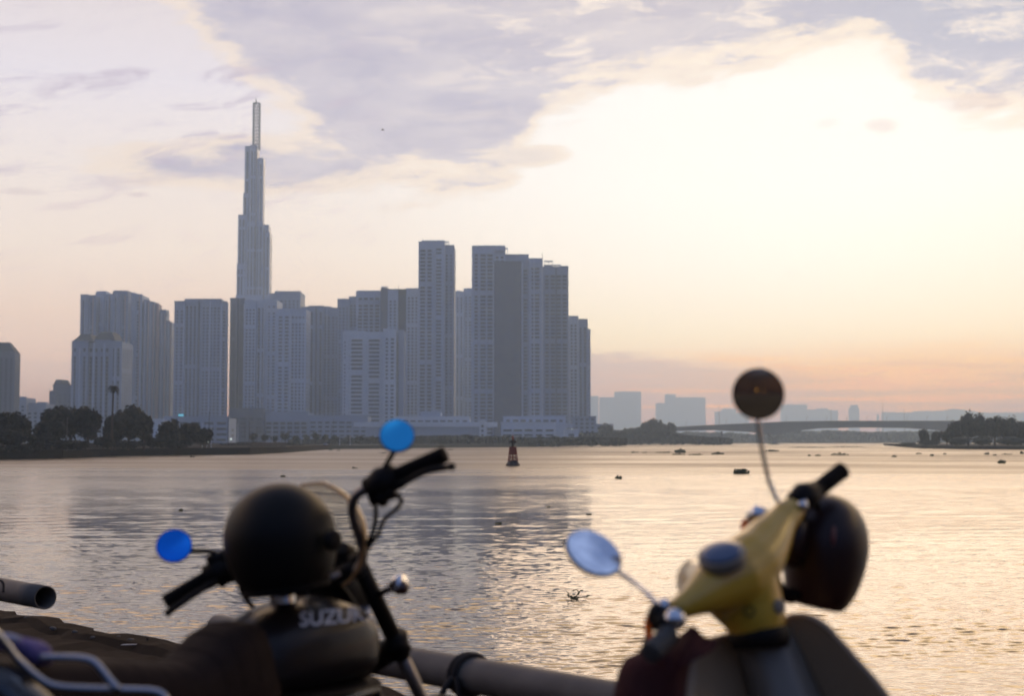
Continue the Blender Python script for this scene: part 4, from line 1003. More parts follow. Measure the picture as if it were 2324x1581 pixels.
# tank
tA, tB = Vector((-.735,3.46,0)), Vector((-.405,3.875,0))
def zp(py, y): return P(CX, py, y).z
secs = []
for t, py, hw in [(.14,1468,.06),(.17,1445,.085),(.24,1418,.104),(.35,1392,.122),(.5,1370,.136),(.65,1357,.142),(.78,1358,.138),(.88,1369,.126),(.94,1384,.108),(.98,1405,.080),(1.0,1430,.045)]:
    c_ = tA.lerp(tB, t); zt = zp(py, c_.y)
    zb_ = 2.965  + max(0,(t-.9))*.9
    secs.append((c_, hw, zt, min(zb_, zt-.05)))
mb = MB(); sect_loft(mb, secs, 2.7, 36); tank = mb.build('fuel_tank', TANK, mc, smooth=True)
mb = MB(); c_ = tA.lerp(tB,.52); c_ = Vector((c_.x,c_.y,zp(1364,c_.y)))+LT*.03
mb.lathe([(.036,-.01),(.036,.010),(.030,.016),(.004,.018)], c_, (-.1,.1,1), 24); mb.build('filler_cap', CHR, mc, smooth=False)
# lettering wrapped on the tank
bv = BVHTree.FromPolygons([Vector(v) for v in [tuple(x) for x in mb.v]], mb.f) if False else None
tmv = [tank.matrix_basis @ v.co + Vector(mc['_o']) for v in tank.data.vertices]
bv = BVHTree.FromPolygons(tmv, [tuple(p.vertices) for p in tank.data.polygons])
def wrap_text(txt, px0, py0, px1, py1, hpx, root, name, m, off=.0015):
    cu = bpy.data.curves.new('lettering', 'FONT'); cu.body = txt; cu.size = 1; cu.offset = .018
    to = bpy.data.objects.new('lettering', cu); COL.objects.link(to); bpy.context.view_layer.update()
    me = bpy.data.meshes.new_from_object(to.evaluated_get(bpy.context.evaluated_depsgraph_get())); bpy.data.objects.remove(to)
    bm = bmesh.new(); bm.from_mesh(me); bmesh.ops.subdivide_edges(bm, edges=[e for e in bm.edges if e.calc_length() > .15], cuts=3); bmesh.ops.triangulate(bm, faces=bm.faces)
    xs = [v.co.x for v in bm.verts]; ys = [v.co.y for v in bm.verts]; w_ = max(xs)-min(xs); h = max(ys)-min(ys); x0, y0 = min(xs), min(ys)
    vs = []
    side = -LT
    for v in bm.verts:
        s, t = (v.co.x-x0)/w_, (v.co.y-y0)/h
        px, py = px0+(px1-px0)*s, py0+(py1-py0)*s - hpx*t
        o_ = P(px, py, 2.0); d = (o_-CAM).normalized(); hit = bv.ray_cast(CAM, d)
        q = hit[0] + hit[1]*off*(1 if hit[1].dot(d) < 0 else -1) if hit[0] is not None else P(px, py, 3.6)
        vs.append(q)
    m2 = MB(); m2.add(vs, [tuple(x.index for x in f.verts) for f in bm.faces]); bm.free()
    return m2.build(name, m, root)
wrap_text('SUZUKI', 680, 1425, 838, 1411, 34, mc, 'tank_lettering', WHT)
# trim line under the lettering, frame and engine
mb = MB(); sect_loft(mb, [(tA.lerp(tB,t)-LT*.004, hw, 2.975, 2.952) for t,hw in [(0,.07),(.3,.12),(.65,.143),(.9,.12),(.98,.07)]], 2.4, 20); mb.build('tank_seam', BLK, mc, smooth=True)
mb = MB(); o1, o2 = tA.lerp(tB,-.2), tA.lerp(tB,1.05)
for s in (-1,1): mb.tube([Vector((o1.x,o1.y,2.90))-LT*.08*s, Vector((o2.x,o2.y,2.93))-LT*.03*s, Vector((o2.x,o2.y,2.6))+HD*.05-LT*.05*s], .016, 10)
mb.build('frame_tube', BPAINT, mc, smooth=True)
mb = MB(); e_ = tA.lerp(tB,.45)
for k in range(7): 
    z = 2.62+k*.035; q = [e_-HD*.10-LT*.11, e_+HD*.10-LT*.11, e_+HD*.10+LT*.11, e_-HD*.10+LT*.11]; mb.prism([(p.x,p.y) for p in q], z, z+.016)
q = [e_-HD*.085-LT*.09, e_+HD*.085-LT*.09, e_+HD*.085+LT*.09, e_-HD*.085+LT*.09]; mb.prism([(p.x,p.y) for p in q], 2.55, 2.87)
mb.build('cylinder_head', STL, mc)
mb = MB(); mb.ball(Vector((e_.x,e_.y,2.50))-HD*.1, (.2,.2,.12), 10, 16); mb.build('crankcase', STL, mc, smooth=True)
# seat
sA = Vector((-.70,3.50,0))+HD*.075; secs = []
for d, py, hw in [(-.05,1428,.08),(-.02,1416,.115),(.02,1412,.13),(.06,1418,.14),(.10,1434,.14),(.14,1462,.14),(.18,1490,.14),(.23,1506,.14),(.30,1505,.14),(.42,1496,.14),(.60,1498,.135),(.72,1506,.125),(.78,1520,.09)]:
    c_ = sA-HD*d; zt = zp(py, c_.y)
    secs.append((c_, hw*.86, zt, 2.90))
mb = MB(); sect_loft(mb, secs, 2.9, 36); seat = mb.build('seat', SEATM, mc, smooth=True)
for d in (.06,.11,.16,.21,.26,.31,.38):
    c_ = sA-HD*d; ztop = interp([(x[0],x[1]) for x in [(-.02,1416),(.02,1412),(.06,1418),(.10,1434),(.14,1462),(.18,1490),(.23,1506),(.30,1505),(.42,1496)]], d); zt = zp(ztop, c_.y)
    pts = []
    for k in range(17):
        an = PI*k/16; cx_ = math.copysign(abs(math.cos(an))**(2/2.9), math.cos(an)); sz = abs(math.sin(an))**(2/2.9); zc, hh = (zt+2.90)/2, (zt-2.90)/2
        z = zc+sz*hh; pts.append(Vector((c_.x,c_.y,z))-LT*cx_*.1195+LT*(z-3.0)*.14)
    m2 = MB(); m2.tube(pts, .0022, 6); s_ = m2.build('seam', SEATM, seat, smooth=True)
mb = MB(); secs = [(sA-HD*d, .10, 2.905, 2.66) for d in (.1,.5,.9)]; sect_loft(mb, secs, 4, 20); mb.build('side_cover', BPAINT, mc, smooth=True)
# rear carrier
mb = MB()
mb.tube(spline([V(-70,1405,2.88),V(-20,1428,2.9),V(15,1466,2.92),V(45,1503,2.93),V(98,1548,2.94),V(134,1561,2.95),V(195,1565,2.97),V(293,1568,2.99),V(350,1571,3.0),V(374,1584,3.0),V(384,1612,3.0)],6), .0078, 12)
mb.tube(spline([V(98,1494,3.0),V(140,1494,3.0),V(178,1495,2.99),V(207,1501,2.98),V(228,1519,2.975),V(252,1549,2.97),V(268,1566,2.965)],6), .0078, 12)
mb.tube(spline([V(70,1475,3.3),V(85,1485,3.1),V(98,1494,3.0)],5), .0078, 10)
mb.build('grab_rail', mat('dulled_chrome', (.30,.32,.37), .3, metal=1), mc, smooth=True)
mb = MB(); pillow(mb, [(-60,1500),(30,1515),(75,1548),(120,1585),(150,1640),(-60,1660)], 2.99, .07, rough=.006); mb.build('tail_cowl', BPAINT, mc, smooth=True)
# front end
mb = MB(); mb.tube([V(806,1262,3.79),V(897,1457,3.915)], [.022,.024], 20); mb.tube([V(672,1330,3.86),V(820,1640,4.10)], .022, 16); mb.build('fork_upper', BLK, mc, smooth=True)
mb = MB(); mb.tube([V(894,1455,3.912),V(958,1590,4.0),V(1012,1706,4.08)], [.020,.0185,.018], 20); mb.build('fork_leg', STL, mc, smooth=True)
mb = MB(); mb.tube([V(900,1440,3.9),V(905,1490,3.93)], [.030,.032], 16); mb.tube([V(870,1480,3.93),V(912,1462,3.90),V(927,1482,3.9)], [.03,.034,.014], 14); mb.tube([V(905,1470,3.92),V(840,1510,4.0)], .03, 12); mb.build('fork_clamp', BLK, mc, smooth=True)
mb = MB(); mb.tube([V(700,1338,3.80),V(735,1328,3.80),V(788,1300,3.78),V(822,1290,3.78)], [.018,.020,.024,.022], 16); mb.build('triple_clamp', BLK, mc, smooth=True)
mb = MB(); mb.tube([V(700,1338,3.72),V(742,1320,3.70),V(772,1302,3.70)], [.006,.009,.007], 10); mb.build('clamp_bar', STL, mc, smooth=True)
mb = MB(); ax_ = Vector((.2,1,.05)).normalized()
mb.lathe([(.03,-.09),(.062,-.07),(.078,-.02),(.082,.03),(.084,.045),(.07,.062),(.03,.072)], V(772,1345,3.98), ax_, 28); mb.build('headlight', BLK, mc, smooth=True)
for px in (722,782):
    mb = MB(); mb.lathe([(.020,.05),(.036,.03),(.038,-.02),(.034,-.026)], V(px, 1275+(782-px)*.35, 3.86), Vector((-.1,-.6,.75)), 20, close=True); g_ = mb.build('gauge', BLK, mc, smooth=False)
bl = spline([V(778,1318,3.78),V(812,1292,3.765),V(824,1262,3.75),V(818,1228,3.73),V(806,1190,3.70),V(800,1150,3.68),V(812,1122,3.665),V(848,1103,3.65),V(893,1083,3.64),V(1000,1036,3.6)],8)
br = spline([V(778,1318,3.78),V(725,1322,3.80),V(650,1330,3.83),V(580,1290,3.83),V(530,1285,3.81),V(490,1302,3.79),V(380,1364,3.74)],8)
mb = MB(); mb.tube(bl, .0125, 14); mb.tube(br, .0125, 14); mb.build('handlebar', STL, mc, smooth=True)
def grip(p0, p1, r, m=RUB, nm='grip', root=None):
    mb = MB(); L = (p1-p0).length; n = 16
    mb.lathe([(r*.8,0),(r*1.12,.004),(r*1.12,.012)] + [(r*(1+.05*(k%2)), .014+(L-.02)*k/n) for k in range(n+1)] + [(r*1.08,L-.003),(r*.7,L)], p0, p1-p0, 20); return mb.build(nm, m, root, smooth=False)
grip(V(893,1084,3.64), V(1012,1031,3.6), .0205, root=mc); grip(V(488,1302,3.79), V(374,1370,3.74), .0205, root=mc)
mb = MB(); mb.tube([V(836,1118,3.65),V(868,1094,3.645),V(900,1080,3.64)], [.030,.040,.032], 16); mb.tube([V(822,1100,3.64),V(862,1096,3.64)], [.012,.026], 12); mb.tube([V(840,1135,3.65),V(895,1112,3.64)], [.018,.024], 12); mb.tube([V(862,1118,3.64),V(872,1148,3.65)], [.022,.012], 12)
mb.build('switch_housing', BLK, mc, smooth=True)
mb = MB(); mb.tube([V(540,1290,3.81),V(500,1298,3.79),V(462,1310,3.78)], [.034,.038,.026], 16); mb.tube([V(520,1300,3.79),V(495,1330,3.78)], [.024,.014], 12); mb.tube([V(470,1278,3.78),V(520,1262,3.79)], [.016,.022], 12); mb.build('switch_housing', BLK, mc, smooth=True)
mb = MB(); mb.tube(spline([V(896,1106,3.63),V(925,1092,3.6),V(965,1072,3.57),V(1005,1063,3.55),V(1024,1060,3.55)],5), [.012]*4+[.0085]*13+[.007]*4, 10); mb.ball(V(1025,1060,3.55), .0105, 8, 10); mb.build('brake_lever', BLK, mc, smooth=True)
mb = MB(); mb.tube(spline([V(490,1322,3.76),V(450,1345,3.72),V(410,1372,3.69),V(384,1390,3.68)],5), [.011]*3+[.0085]*13, 10); mb.ball(V(382,1392,3.68), .0105, 8, 10); mb.build('clutch_lever', BLK, mc, smooth=True)
mb = MB()
mb.tube(spline([V(852,1140,3.66),V(853,1175,3.68),V(846,1210,3.71),V(832,1240,3.74),V(818,1290,3.78)],6), .0062, 8)
mb.tube(spline([V(903,1122,3.64),V(911,1140,3.65),V(898,1158,3.66),V(872,1180,3.68),V(858,1215,3.72),V(836,1245,3.76),V(820,1300,3.82)],6), .0058, 8)
mb.tube(spline([V(545,1318,3.78),V(550,1345,3.78),V(566,1370,3.80),V(592,1393,3.84),V(640,1410,3.9)],6), .0075, 8)
mb.tube(spline([V(552,1310,3.78),V(600,1335,3.85),V(680,1345,3.9)],6), .006, 8)
mb.tube(spline([V(740,1300,3.8),V(770,1330,3.84),V(800,1370,3.88),V(850,1440,3.95)],6), .010, 8)
mb.build('cable', BLK, mc, smooth=True)
# mirrors
BLUEG = mirror_glass('blue_mirror_glass', (.08,.62,1.0), .10); BLUEG2 = mirror_glass('deep_blue_mirror_glass', (.02,.26,.88), .10)
c1 = V(901,990,3.60)
mb = MB(); mb.tube(spline([V(860,1090,3.64),V(872,1064,3.635),V(886,1040,3.63),V(897,1020,3.63)],5), .0068, 10); mb.build('mirror_stem', BLK, mc, smooth=True)
disc_mirror(mc, c1, .0435, Vector((.10,-1,.48)), BLUEG, el=1.03)
mb = MB(); mb.tube(spline([V(500,1265,3.79),V(480,1254,3.78),V(445,1252,3.77),V(428,1250,3.77)],5), .0068, 10); mb.build('mirror_stem', BLK, mc, smooth=True)
disc_mirror(mc, V(395,1240,3.74), .046, Vector((.15,-1,.38)), BLUEG2, el=.97)
# turn signal
mb = MB(); mb.tube([V(846,1357,3.84),V(884,1338,3.82)], .0085, 10); mb.build('signal_stalk', BLK, mc, smooth=True)
mb = MB(); mb.lathe([(.006,-.034),(.017,-.02),(.026,-.004),(.0275,.012),(.024,.018)], V(905,1329,3.81), Vector((.75,-.45,.2)), 20); mb.tube([V(880,1340,3.815),V(897,1333,3.81)], [.009,.013], 10); sg = mb.build('turn_signal', CHR, mc, smooth=True)
mb = MB(); mb.ball(V(911,1335,3.80), (.022,.021,.020), 12, 16); mb.build('lens', mat('dark_amber_lens', (.05,.018,.010), .3, coat=.5), sg, smooth=True)
# wheels (below the frame of the photo)
def wheel(c_, ax2, r):
    mb = MB(); mb.lathe([(r-.07,-.05),(r-.02,-.055),(r,-.03),(r+.005,0),(r,.03),(r-.02,.055),(r-.07,.05)], c_, ax2, 40, close=False); wh = mb.build('wheel', RUB, mc, smooth=True)
    mb = MB(); mb.lathe([(r-.085,-.03),(r-.062,-.04),(r-.062,.04),(r-.085,.03),(r-.085,-.03)], c_, ax2, 40, close=False); mb.lathe([(.04,-.06),(.04,.06)], c_, ax2, 16)
    for k in range(12):
        an = k*PI/6; u_ = Vector(ax2).normalized().orthogonal().normalized(); w_ = Vector(ax2).normalized().cross(u_); mb.tube([Vector(c_), Vector(c_)+(u_*math.cos(an)+w_*math.sin(an))*(r-.07)], .004, 4)
    mb.build('rim', CHR, wh)
wheel(Vector((-.20,4.16,QZ+.27)), Vector((.97,-.2,.08)), .27)
rw = sA-HD*.52; wheel(Vector((rw.x,rw.y,QZ+.27))+LT*-.08, -LT+Vector((0,0,.12)), .27)

# helmet sitting on the handlebar
c_ = V(637,1222,3.60)
hm = thing('helmet', c_-Vector((0,0,.13)), 'large round black helmet with amber bubble visor resting on the motorcycle handlebars', 'helmet')
BH = mat('matt_black_helmet', (.006,.005,.004), .5, spec=.2, var=.2, scale=8)
mb = MB(); seg, rings = 40, 26; vs = []
tl = Matrix.Rotation(math.radians(-8),3,'Y') @ Matrix.Rotation(math.radians(14),3,'Z')
for i in range(rings+1):
    th = PI*.80*i/rings
    for k in range(seg):
        an = 2*PI*k/seg; rr = math.sin(th) if th < PI/2 else math.sin(th)**.62
        rx = .143*(1.0 if math.cos(an) < 0 else .97)
        v = Vector((rx*rr*math.cos(an), .148*rr*math.sin(an), .138*math.cos(th) if th < PI/2 else .155*math.cos(th)))
        vs.append(c_ + tl @ v)
mb.add(vs, [(i*seg+k,(i+1)*seg+k,(i+1)*seg+(k+1)%seg,i*seg+(k+1)%seg) for i in range(rings) for k in range(seg)] + [tuple(range(rings*seg,(rings+1)*seg))])
sh = mb.build('shell', BH, hm, smooth=True)
mb = MB(); mb.tube(vs[rings*seg:(rings+1)*seg]+[vs[rings*seg]], .009, 8, caps=False); mb.build('edge_trim', RUB, hm, smooth=True)
mb = MB(); mb.lathe([(.026,0),(.026,.010),(.018,.016),(.004,.018)], V(752,1228,3.52), Vector((.7,-.7,.0)), 20); mb.build('visor_hinge', BLK, hm, smooth=False)
VIS = mat('amber_visor', (.85,.55,.20), .35, var=.1)
_n = VIS.node_tree; _t = _n.nodes.new('ShaderNodeBsdfTransparent'); _t.inputs[0].default_value = (1,.95,.84,1)
_l = _n.nodes.new('ShaderNodeLayerWeight'); _l.inputs[0].default_value = .35; _x = _n.nodes.new('ShaderNodeMixShader')
_r = _n.nodes.new('ShaderNodeMapRange'); _n.links.new(_l.outputs['Facing'], _r.inputs[0]); _r.inputs[3].default_value = .03; _r.inputs[4].default_value = .9
_n.links.new(_r.outputs[0], _x.inputs[0]); _n.links.new(_t.outputs[0], _x.inputs[1]); _n.links.new(_n.nodes['Principled BSDF'].outputs[0], _x.inputs[2]); _n.links.new(_x.outputs[0], _n.nodes['Material Output'].inputs[0])
c2 = V(706,1224,3.74); vs = []; na, nb = 26, 22
fx = Vector((.80,.58,.16)).normalized(); up_ = (Vector((0,0,1))-fx*fx.z).normalized(); sx = fx.cross(up_)
for i in range(na+1):
    for k in range(nb+1):
        a1 = math.radians(-62+128*i/na); a2 = math.radians(-70+118*k/nb)
        v = fx*math.cos(a1)*math.cos(a2)*.150 + up_*math.sin(a1)*.150 + sx*math.cos(a1)*math.sin(a2)*.140
        vs.append(c2+v)
mb = MB(); mb.add(vs, [(i*(nb+1)+k,(i+1)*(nb+1)+k,(i+1)*(nb+1)+k+1,i*(nb+1)+k+1) for i in range(na) for k in range(nb)])
vz = mb.build('visor', VIS, hm, smooth=True); pass
rim_ = [vs[i*(nb+1)] for i in range(na+1)] + [vs[na*(nb+1)+k] for k in range(1,nb+1)] + [vs[i*(nb+1)+nb] for i in range(na-1,-1,-1)] + [vs[k] for k in range(nb-1,-1,-1)]
mb = MB(); mb.tube(rim_, .0036, 6, caps=False); mb.build('visor_rim', mat('visor_rim_amber', (.55,.32,.12), .3, trans=.5), vz, smooth=True)
mb = MB(); mb.tube(spline([V(560,1300,3.56),V(580,1335,3.55),V(640,1350,3.55),V(700,1335,3.58)],5), .007, 8); mb.build('chin_strap', RUB, hm, smooth=True)
# cloth bundle on the carrier
mb = MB(); pillow(mb, [(-50,1436),(0,1439),(40,1442),(75,1452),(104,1468),(118,1490),(112,1512),(80,1516),(55,1500),(20,1480),(-20,1466),(-50,1462)], 3.03, .035, rough=.012, fr=16)
tag(mb.build('cloth', PURP, smooth=True), 'crumpled purple cloth lying on the chrome carrier at the lower left', 'cloth')
mb = MB(); pillow(mb, [(-50,1436),(0,1437),(30,1440),(52,1450),(30,1459),(0,1458),(-30,1458)], 2.985, .012, rough=.006, fr=18)
tag(mb.build('cloth', PALEC, smooth=True), 'pale cloth lying over the purple one at the lower left edge', 'cloth')

# ================= scooter =================
scr = thing('scooter', (V(1740,1000,3.3).x,3.3,QZ), 'yellow scooter with cream leg shield and two round mirrors parked at the right', 'scooter')
def blob(mb, name, m, root, vox=.007, it=6):
    o = mb.build(name, m, root, smooth=True); r = o.modifiers.new('fuse','REMESH'); r.mode = 'VOXEL'; r.voxel_size = vox; r.use_smooth_shade = True
    s = o.modifiers.new('soften','SMOOTH'); s.iterations = it; s.factor = .6; return o
mb = MB()
mb.tube(spline([V(1528,1389,3.02),V(1580,1360,3.05),V(1625,1330,3.09),V(1672,1303,3.13),V(1716,1264,3.17),V(1750,1216,3.21),V(1778,1178,3.24),V(1806,1150,3.27)],5),
        [interp([(0,.022),(4,.034),(9,.056),(14,.074),(19,.070),(24,.055),(29,.038),(35,.030)], i) for i in range(36)], 20)
mb.tube([V(1602,1334,3.08),V(1597,1330,3.16),V(1590,1324,3.28),V(1588,1318,3.38),V(1588,1316,3.42)], [.040,.050,.056,.056,.030], 20)
mb.tube([V(1696,1325,3.15),V(1706,1365,3.15),V(1712,1400,3.15),V(1722,1440,3.15)], [.070,.068,.070,.061], 24)
mb.tube([V(1660,1350,3.13),V(1640,1385,3.14),V(1665,1405,3.15)], [.05,.035,.03], 16)
mb.tube([V(1640,1290,3.13),V(1640,1270,3.12)], [.052,.048], 20)
blob(mb, 'headset', YEL, scr)
mb = MB(); mb.lathe([(.050,-.02),(.052,-.006),(.0515,.004),(.047,.006)], V(1638,1260,3.065), Vector((-.22,-.42,.88)), 32)
sp_o = mb.build('speedometer', GREYP, scr, smooth=False)
GLS = mat('gauge_glass', (.07,.10,.17), .3, coat=.3, spec=.5)
mb = MB(); mb.lathe([(.0465,.0065),(.040,.012),(.022,.0165),(.004,.018)], V(1638,1260,3.065), Vector((-.22,-.42,.88)), 32); mb.build('gauge_glass', GLS, sp_o, smooth=True)
mb = MB(); mb.lathe([(.060,-.03),(.067,-.012),(.067,.012),(.060,.02)], V(1723,1441,3.15), Vector((-.05,.12,1)), 32); mb.build('collar', BLK, scr, smooth=True)
mb = MB(); mb.lathe([(.012,-.01),(.012,.004),(.010,.004),(.009,-.006)], V(1701,1389,3.083), Vector((0,-1,.1)), 16); mb.build('ignition_lock', BLK, scr)
mb = MB(); mb.lathe([(.016,-.01),(.016,.004),(.010,.006)], V(1768,1378,3.10), Vector((.5,-.8,.1)), 16); mb.build('screw_cap', GREYP, scr)
mb = MB(); mb.lathe([(.008,0),(.007,.003),(.002,.004)], V(1660,1319,3.062), Vector((-.1,-1,.3)), 12); mb.build('painted_glint', mat('glint_yellow', (.7,.6,.1), .2), scr)  # no lamp: small yellow dot painting in a bright reflection on the headset
# leg shield
Lp = [(1400,1800),(1410,1784),(1425,1765),(1440,1700),(1443,1660),(1456,1618),(1470,1594),(1487,1576),(1505,1568),(1522,1564),(1600,1553),(1700,1545),(1900,1545)]
Rp = [(1400,1822),(1405,1842),(1412,1856),(1419,1867),(1434,1885),(1452,1899),(1476,1922),(1500,1942),(1539,1978),(1577,2008),(1640,2050),(1700,2085),(1900,2120)]
rows = [1401,1405,1410,1416,1424,1433,1440,1443,1448,1456,1466,1478,1492,1508,1526,1550,1580,1620,1670,1740,1800]; nc = 28; vs = []
for py in rows:
    l, r = interp(Lp,py), interp(Rp,py); cen = 1725+(py-1440)*.36
    for k in range(nc+1):
        px = l+(r-l)*k/nc; s = (px-cen)/(190 if px > cen else 160)
        D = 3.23 - .09*abs(s)**1.8 + (py-1440)*.00012
        vs.append(V(px,py,D))
mb = MB(); mb.add(vs, [(i*(nc+1)+k,i*(nc+1)+k+1,(i+1)*(nc+1)+k+1,(i+1)*(nc+1)+k) for i in range(len(rows)-1) for k in range(nc)])
ls = mb.build('leg_shield', CREAM, scr, smooth=True); s_ = ls.modifiers.new('thickness','SOLIDIFY'); s_.thickness = .012; s_.offset = 0
rimp = [vs[i*(nc+1)+nc] for i in range(len(rows))]; riml = [vs[i*(nc+1)] for i in range(len(rows))]
mb = MB(); mb.tube(riml[::-1]+vs[1:nc]+rimp, .0085, 10); mb.build('edge_trim', CREAM, scr, smooth=True)
mb = MB(); vs = []; rr = [1425,1440,1456,1475,1500,1540,1600,1680,1800]; nk = 16
for py in rr:
    l, r = interp([(1425,1700),(1440,1672),(1456,1670),(1581,1703),(1800,1750)],py), interp([(1413,1786),(1581,1862),(1800,1960)],py)
    for k in range(nk+1):
        t = k/nk; bul = (1-abs(2*t-1)**3.2)
        vs.append(V(l+(r-l)*t, py, 3.215 - bul*(.045+(py-1425)*.0002)))
mb.add(vs, [(i*(nk+1)+k,i*(nk+1)+k+1,(i+1)*(nk+1)+k+1,(i+1)*(nk+1)+k) for i in range(len(rr)-1) for k in range(nk)])
gb = mb.build('steering_tunnel', GREYP, scr, smooth=True); s_ = gb.modifiers.new('thickness','SOLIDIFY'); s_.thickness = .006
# right bar end
grip(V(1836,1128,3.29), V(1913,1068,3.36), .0195, root=scr)
mb = MB(); mb.tube([V(1800,1150,3.26),V(1826,1128,3.28),V(1850,1118,3.30)], [.026,.034,.024], 16); mb.tube([V(1808,1112,3.28),V(1850,1108,3.30),V(1868,1116,3.30)], [.012,.016,.012], 10); mb.tube([V(1806,1120,3.28),V(1812,1180,3.27)], [.020,.016], 12); mb.build('switch_housing', BLK, scr, smooth=True)
mb = MB(); mb.tube([V(1819,1138,3.235),V(1826,1160,3.235)], [.012,.010], 12); mb.build('switch', CHR, scr, smooth=True)
DKG = mirror_glass('mirror_glass', (.62,.46,.34), .06); SKG = mirror_glass('mirror_glass', (.86,.90,.98), .03)
mb = MB(); mb.tube(spline([V(1776,1150,3.24),V(1762,1132,3.24),V(1746,1095,3.24),V(1738,1060,3.235),V(1728,1010,3.23),V(1719,950,3.22)],6), .0052, 10); mb.build('mirror_stem', CHR, scr, smooth=True)
disc_mirror(scr, V(1721,895,3.18), .0565, Vector((-.10,-1,-.02)), DKG)
# signals
mb = MB(); mb.tube([V(1738,1170,3.24),V(1722,1168,3.25),V(1704,1180,3.26)], [.018,.024,.017], 16); sg = mb.build('turn_signal', CHR, scr, smooth=True)
mb = MB(); mb.ball(V(1692,1197,3.265), (.012,.014,.020), 10, 14); mb.build('lens', AMB, sg, smooth=True)
# left bar end
mb = MB(); mb.ball(V(1508,1376,3.04), (.018,.02,.017), 10, 14); mb.ball(V(1532,1407,3.0), (.025,.024,.024), 12, 16); mb.build('switch_cap', CHR, scr, smooth=True)
mb = MB(); mb.ball(V(1492,1400,3.03), (.022,.024,.028), 10, 14); mb.tube([V(1520,1395,3.02),V(1500,1430,3.0)], [.02,.024], 14); mb.build('switch_housing', BLK, scr, smooth=True)
mb = MB(); mb.ball(V(1473,1422,3.04), (.010,.012,.028), 10, 14); s2 = mb.build('turn_signal', AMB, scr, smooth=True)
grip(V(1520,1440,2.99), V(1474,1486,2.93), .0215, m=mat('grey_grip', (.05,.05,.048), .7), root=scr)
mb = MB(); mb.tube(spline([V(1494,1384,3.04),V(1484,1366,3.05),V(1468,1348,3.06),V(1442,1326,3.10),V(1405,1300,3.13),V(1372,1278,3.12),V(1350,1262,3.09)],6), .0052, 10); mb.build('mirror_stem', CHR, scr, smooth=True)
fwd = (P(1347,1256,3.05)-CAM).normalized(); rt = Vector((1,0,0)); upv = rt.cross(fwd)
n_ = (-fwd*math.cos(math.radians(49)) + (rt*.52+upv*.85)*math.sin(math.radians(49)))
disc_mirror(scr, V(1347,1256,3.06), .0635, n_, SKG)
# lower scooter body
mb = MB(); mb.tube([V(1735,1500,3.30),V(1790,1700,3.45),V(1810,1850,3.6)], [.05,.06,.12], 16); mb.build('front_column', CREAM, scr, smooth=True)
wc = Vector((V(1850,1800,3.7).x, 3.75, QZ+.21)); mb = MB(); mb.lathe([(.12,-.045),(.19,-.05),(.21,-.02),(.21,.02),(.19,.05),(.12,.045)], wc, (.9,-.4,.1), 30, close=False); mb.lathe([(.13,-.02),(.13,.02)], wc, (.9,-.4,.1), 24); mb.build('wheel', RUB, scr, smooth=True)
f0 = V(1790,1000,2.9); mb = MB(); mb.prism([(f0.x-.3,2.55),(f0.x+.15,2.5),(f0.x+.2,3.3),(f0.x-.15,3.35)], QZ+.25, QZ+.31); mb.build('floorboard', GREYP, scr, bevel=.01)

# red jacket bundle hanging from the left grip
mb = MB(); pillow(mb, [(1461,1436),(1452,1470),(1440,1489),(1419,1497),(1406,1520),(1398,1560),(1394,1630),(1430,1720),(1500,1740),(1556,1700),(1560,1600),(1566,1530),(1580,1492),(1612,1464),(1628,1456),(1594,1446),(1578,1427),(1560,1420),(1530,1450),(1495,1475)], 3.06, .06, rough=.018, fr=9)
tag(mb.build('jacket', REDC, smooth=True), 'dark red cloth bundle hanging from the left scooter grip', 'jacket')

# helmet hanging from the right scooter grip
c_ = V(1866,1250,3.42)
hm = thing('helmet', c_-Vector((0,0,.14)), 'dark full face helmet hanging by its strap from the right scooter grip', 'helmet')
H2 = mat('dark_brown_helmet', (.020,.006,.005), .4, spec=.4, var=.3, scale=5)
mb = MB(); seg, rings = 44, 28; vs = []
tl = Matrix.Rotation(math.radians(12),3,'Y')
for i in range(rings+1):
    th = PI*.84*i/rings
    for k in range(seg):
        an = 2*PI*k/seg; rr = math.sin(th)**.92 if th < PI/2 else math.sin(th)**.55
        sxx = .107 if math.cos(an) > 0 else .112
        v = Vector((sxx*rr*math.cos(an), .125*rr*math.sin(an), .136*math.cos(th) if th < PI/2 else .152*math.cos(th)))
        if math.cos(an) < 0: v.x *= 1 - .28*max(0, math.sin((th-PI*.42)*1.6))*(1 if th > PI*.42 else 0)
        vs.append(c_ + tl @ v)
mb.add(vs, [(i*seg+k,(i+1)*seg+k,(i+1)*seg+(k+1)%seg,i*seg+(k+1)%seg) for i in range(rings) for k in range(seg)] + [tuple(range(rings*seg,(rings+1)*seg))])
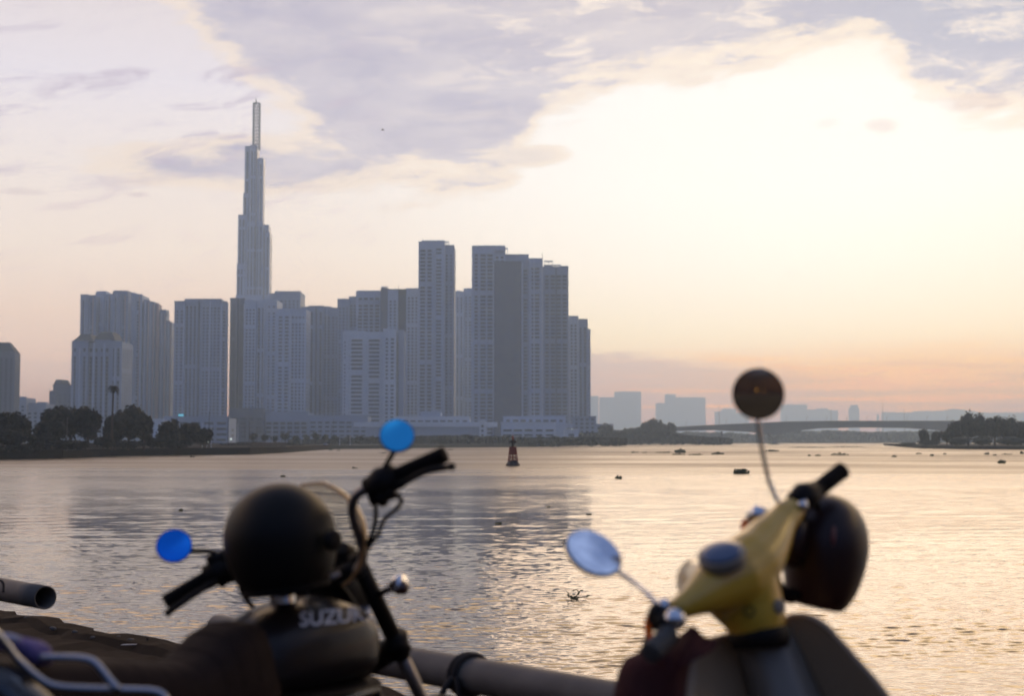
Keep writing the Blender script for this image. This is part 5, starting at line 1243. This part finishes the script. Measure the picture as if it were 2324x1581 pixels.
mb.build('shell', H2, hm, smooth=True)
mb = MB(); pillow(mb, [(1800,1160),(1775,1190),(1758,1235),(1757,1262),(1772,1272),(1800,1290),(1830,1250),(1830,1180)], 3.36, .07, rough=.003); mb.build('visor', H2, hm, smooth=True)
mb = MB(); mb.tube(spline([V(1763,1255,3.33),V(1760,1290,3.33),V(1766,1325,3.33),V(1782,1345,3.34),V(1815,1352,3.36)],6), [.008]*6+[.010]*12+[.014]*7, 10); mb.tube(spline([V(1770,1330,3.33),V(1775,1352,3.34),V(1800,1362,3.36)],5), .012, 8); mb.build('chin_strap', RUB, hm, smooth=True)
mb = MB(); mb.tube(spline([V(1845,1120,3.31),V(1850,1140,3.34),V(1858,1160,3.36)],4), .010, 8); mb.tube(spline([V(1830,1125,3.3),V(1822,1160,3.32),V(1815,1200,3.34)],4), .012, 8); mb.build('hanging_strap', RUB, hm, smooth=True)
mb = MB(); mb.tube([V(1893,1196,3.302),V(1891,1222,3.298),V(1890,1246,3.300)], [.003,.006,.003], 8); mb.build('decal', mat('faded_red_decal', (.16,.05,.05), .5), hm, smooth=True)

# street lamp standing behind the viewer, caught in the round scooter mirror
M0 = V(1721,895,3.18); n0 = Vector((-.10,-1,-.02)).normalized(); d0 = (M0-CAM).normalized(); r0 = d0 - n0*2*d0.dot(n0)
for k, (px_, dz_, dist_) in enumerate([(-.35,.9,34.0),(1.6,.7,40.0)]):
    lp = M0 + r0*dist_ + Vector((px_,0,dz_)); root = thing('street_lamp', (lp.x,lp.y,QZ), ['street lamp behind the viewer mirrored in the round scooter mirror','second street lamp behind the viewer mirrored at the scooter mirror edge'][k], 'street lamp')
    mb = MB(); mb.ball(lp, (.16,.16,.12), 8, 12); mb.build('lamp_globe', mat('street_lamp_glow', (.8,.6,.2), .4, emit=srgb(255,205,90), es=[2.2,.8][k]), root)
    mb = MB(); mb.tube([(lp.x,lp.y,QZ-.1),(lp.x,lp.y,lp.z-.1)], [.07,.04], 8); mb.build('post', BLK, root)
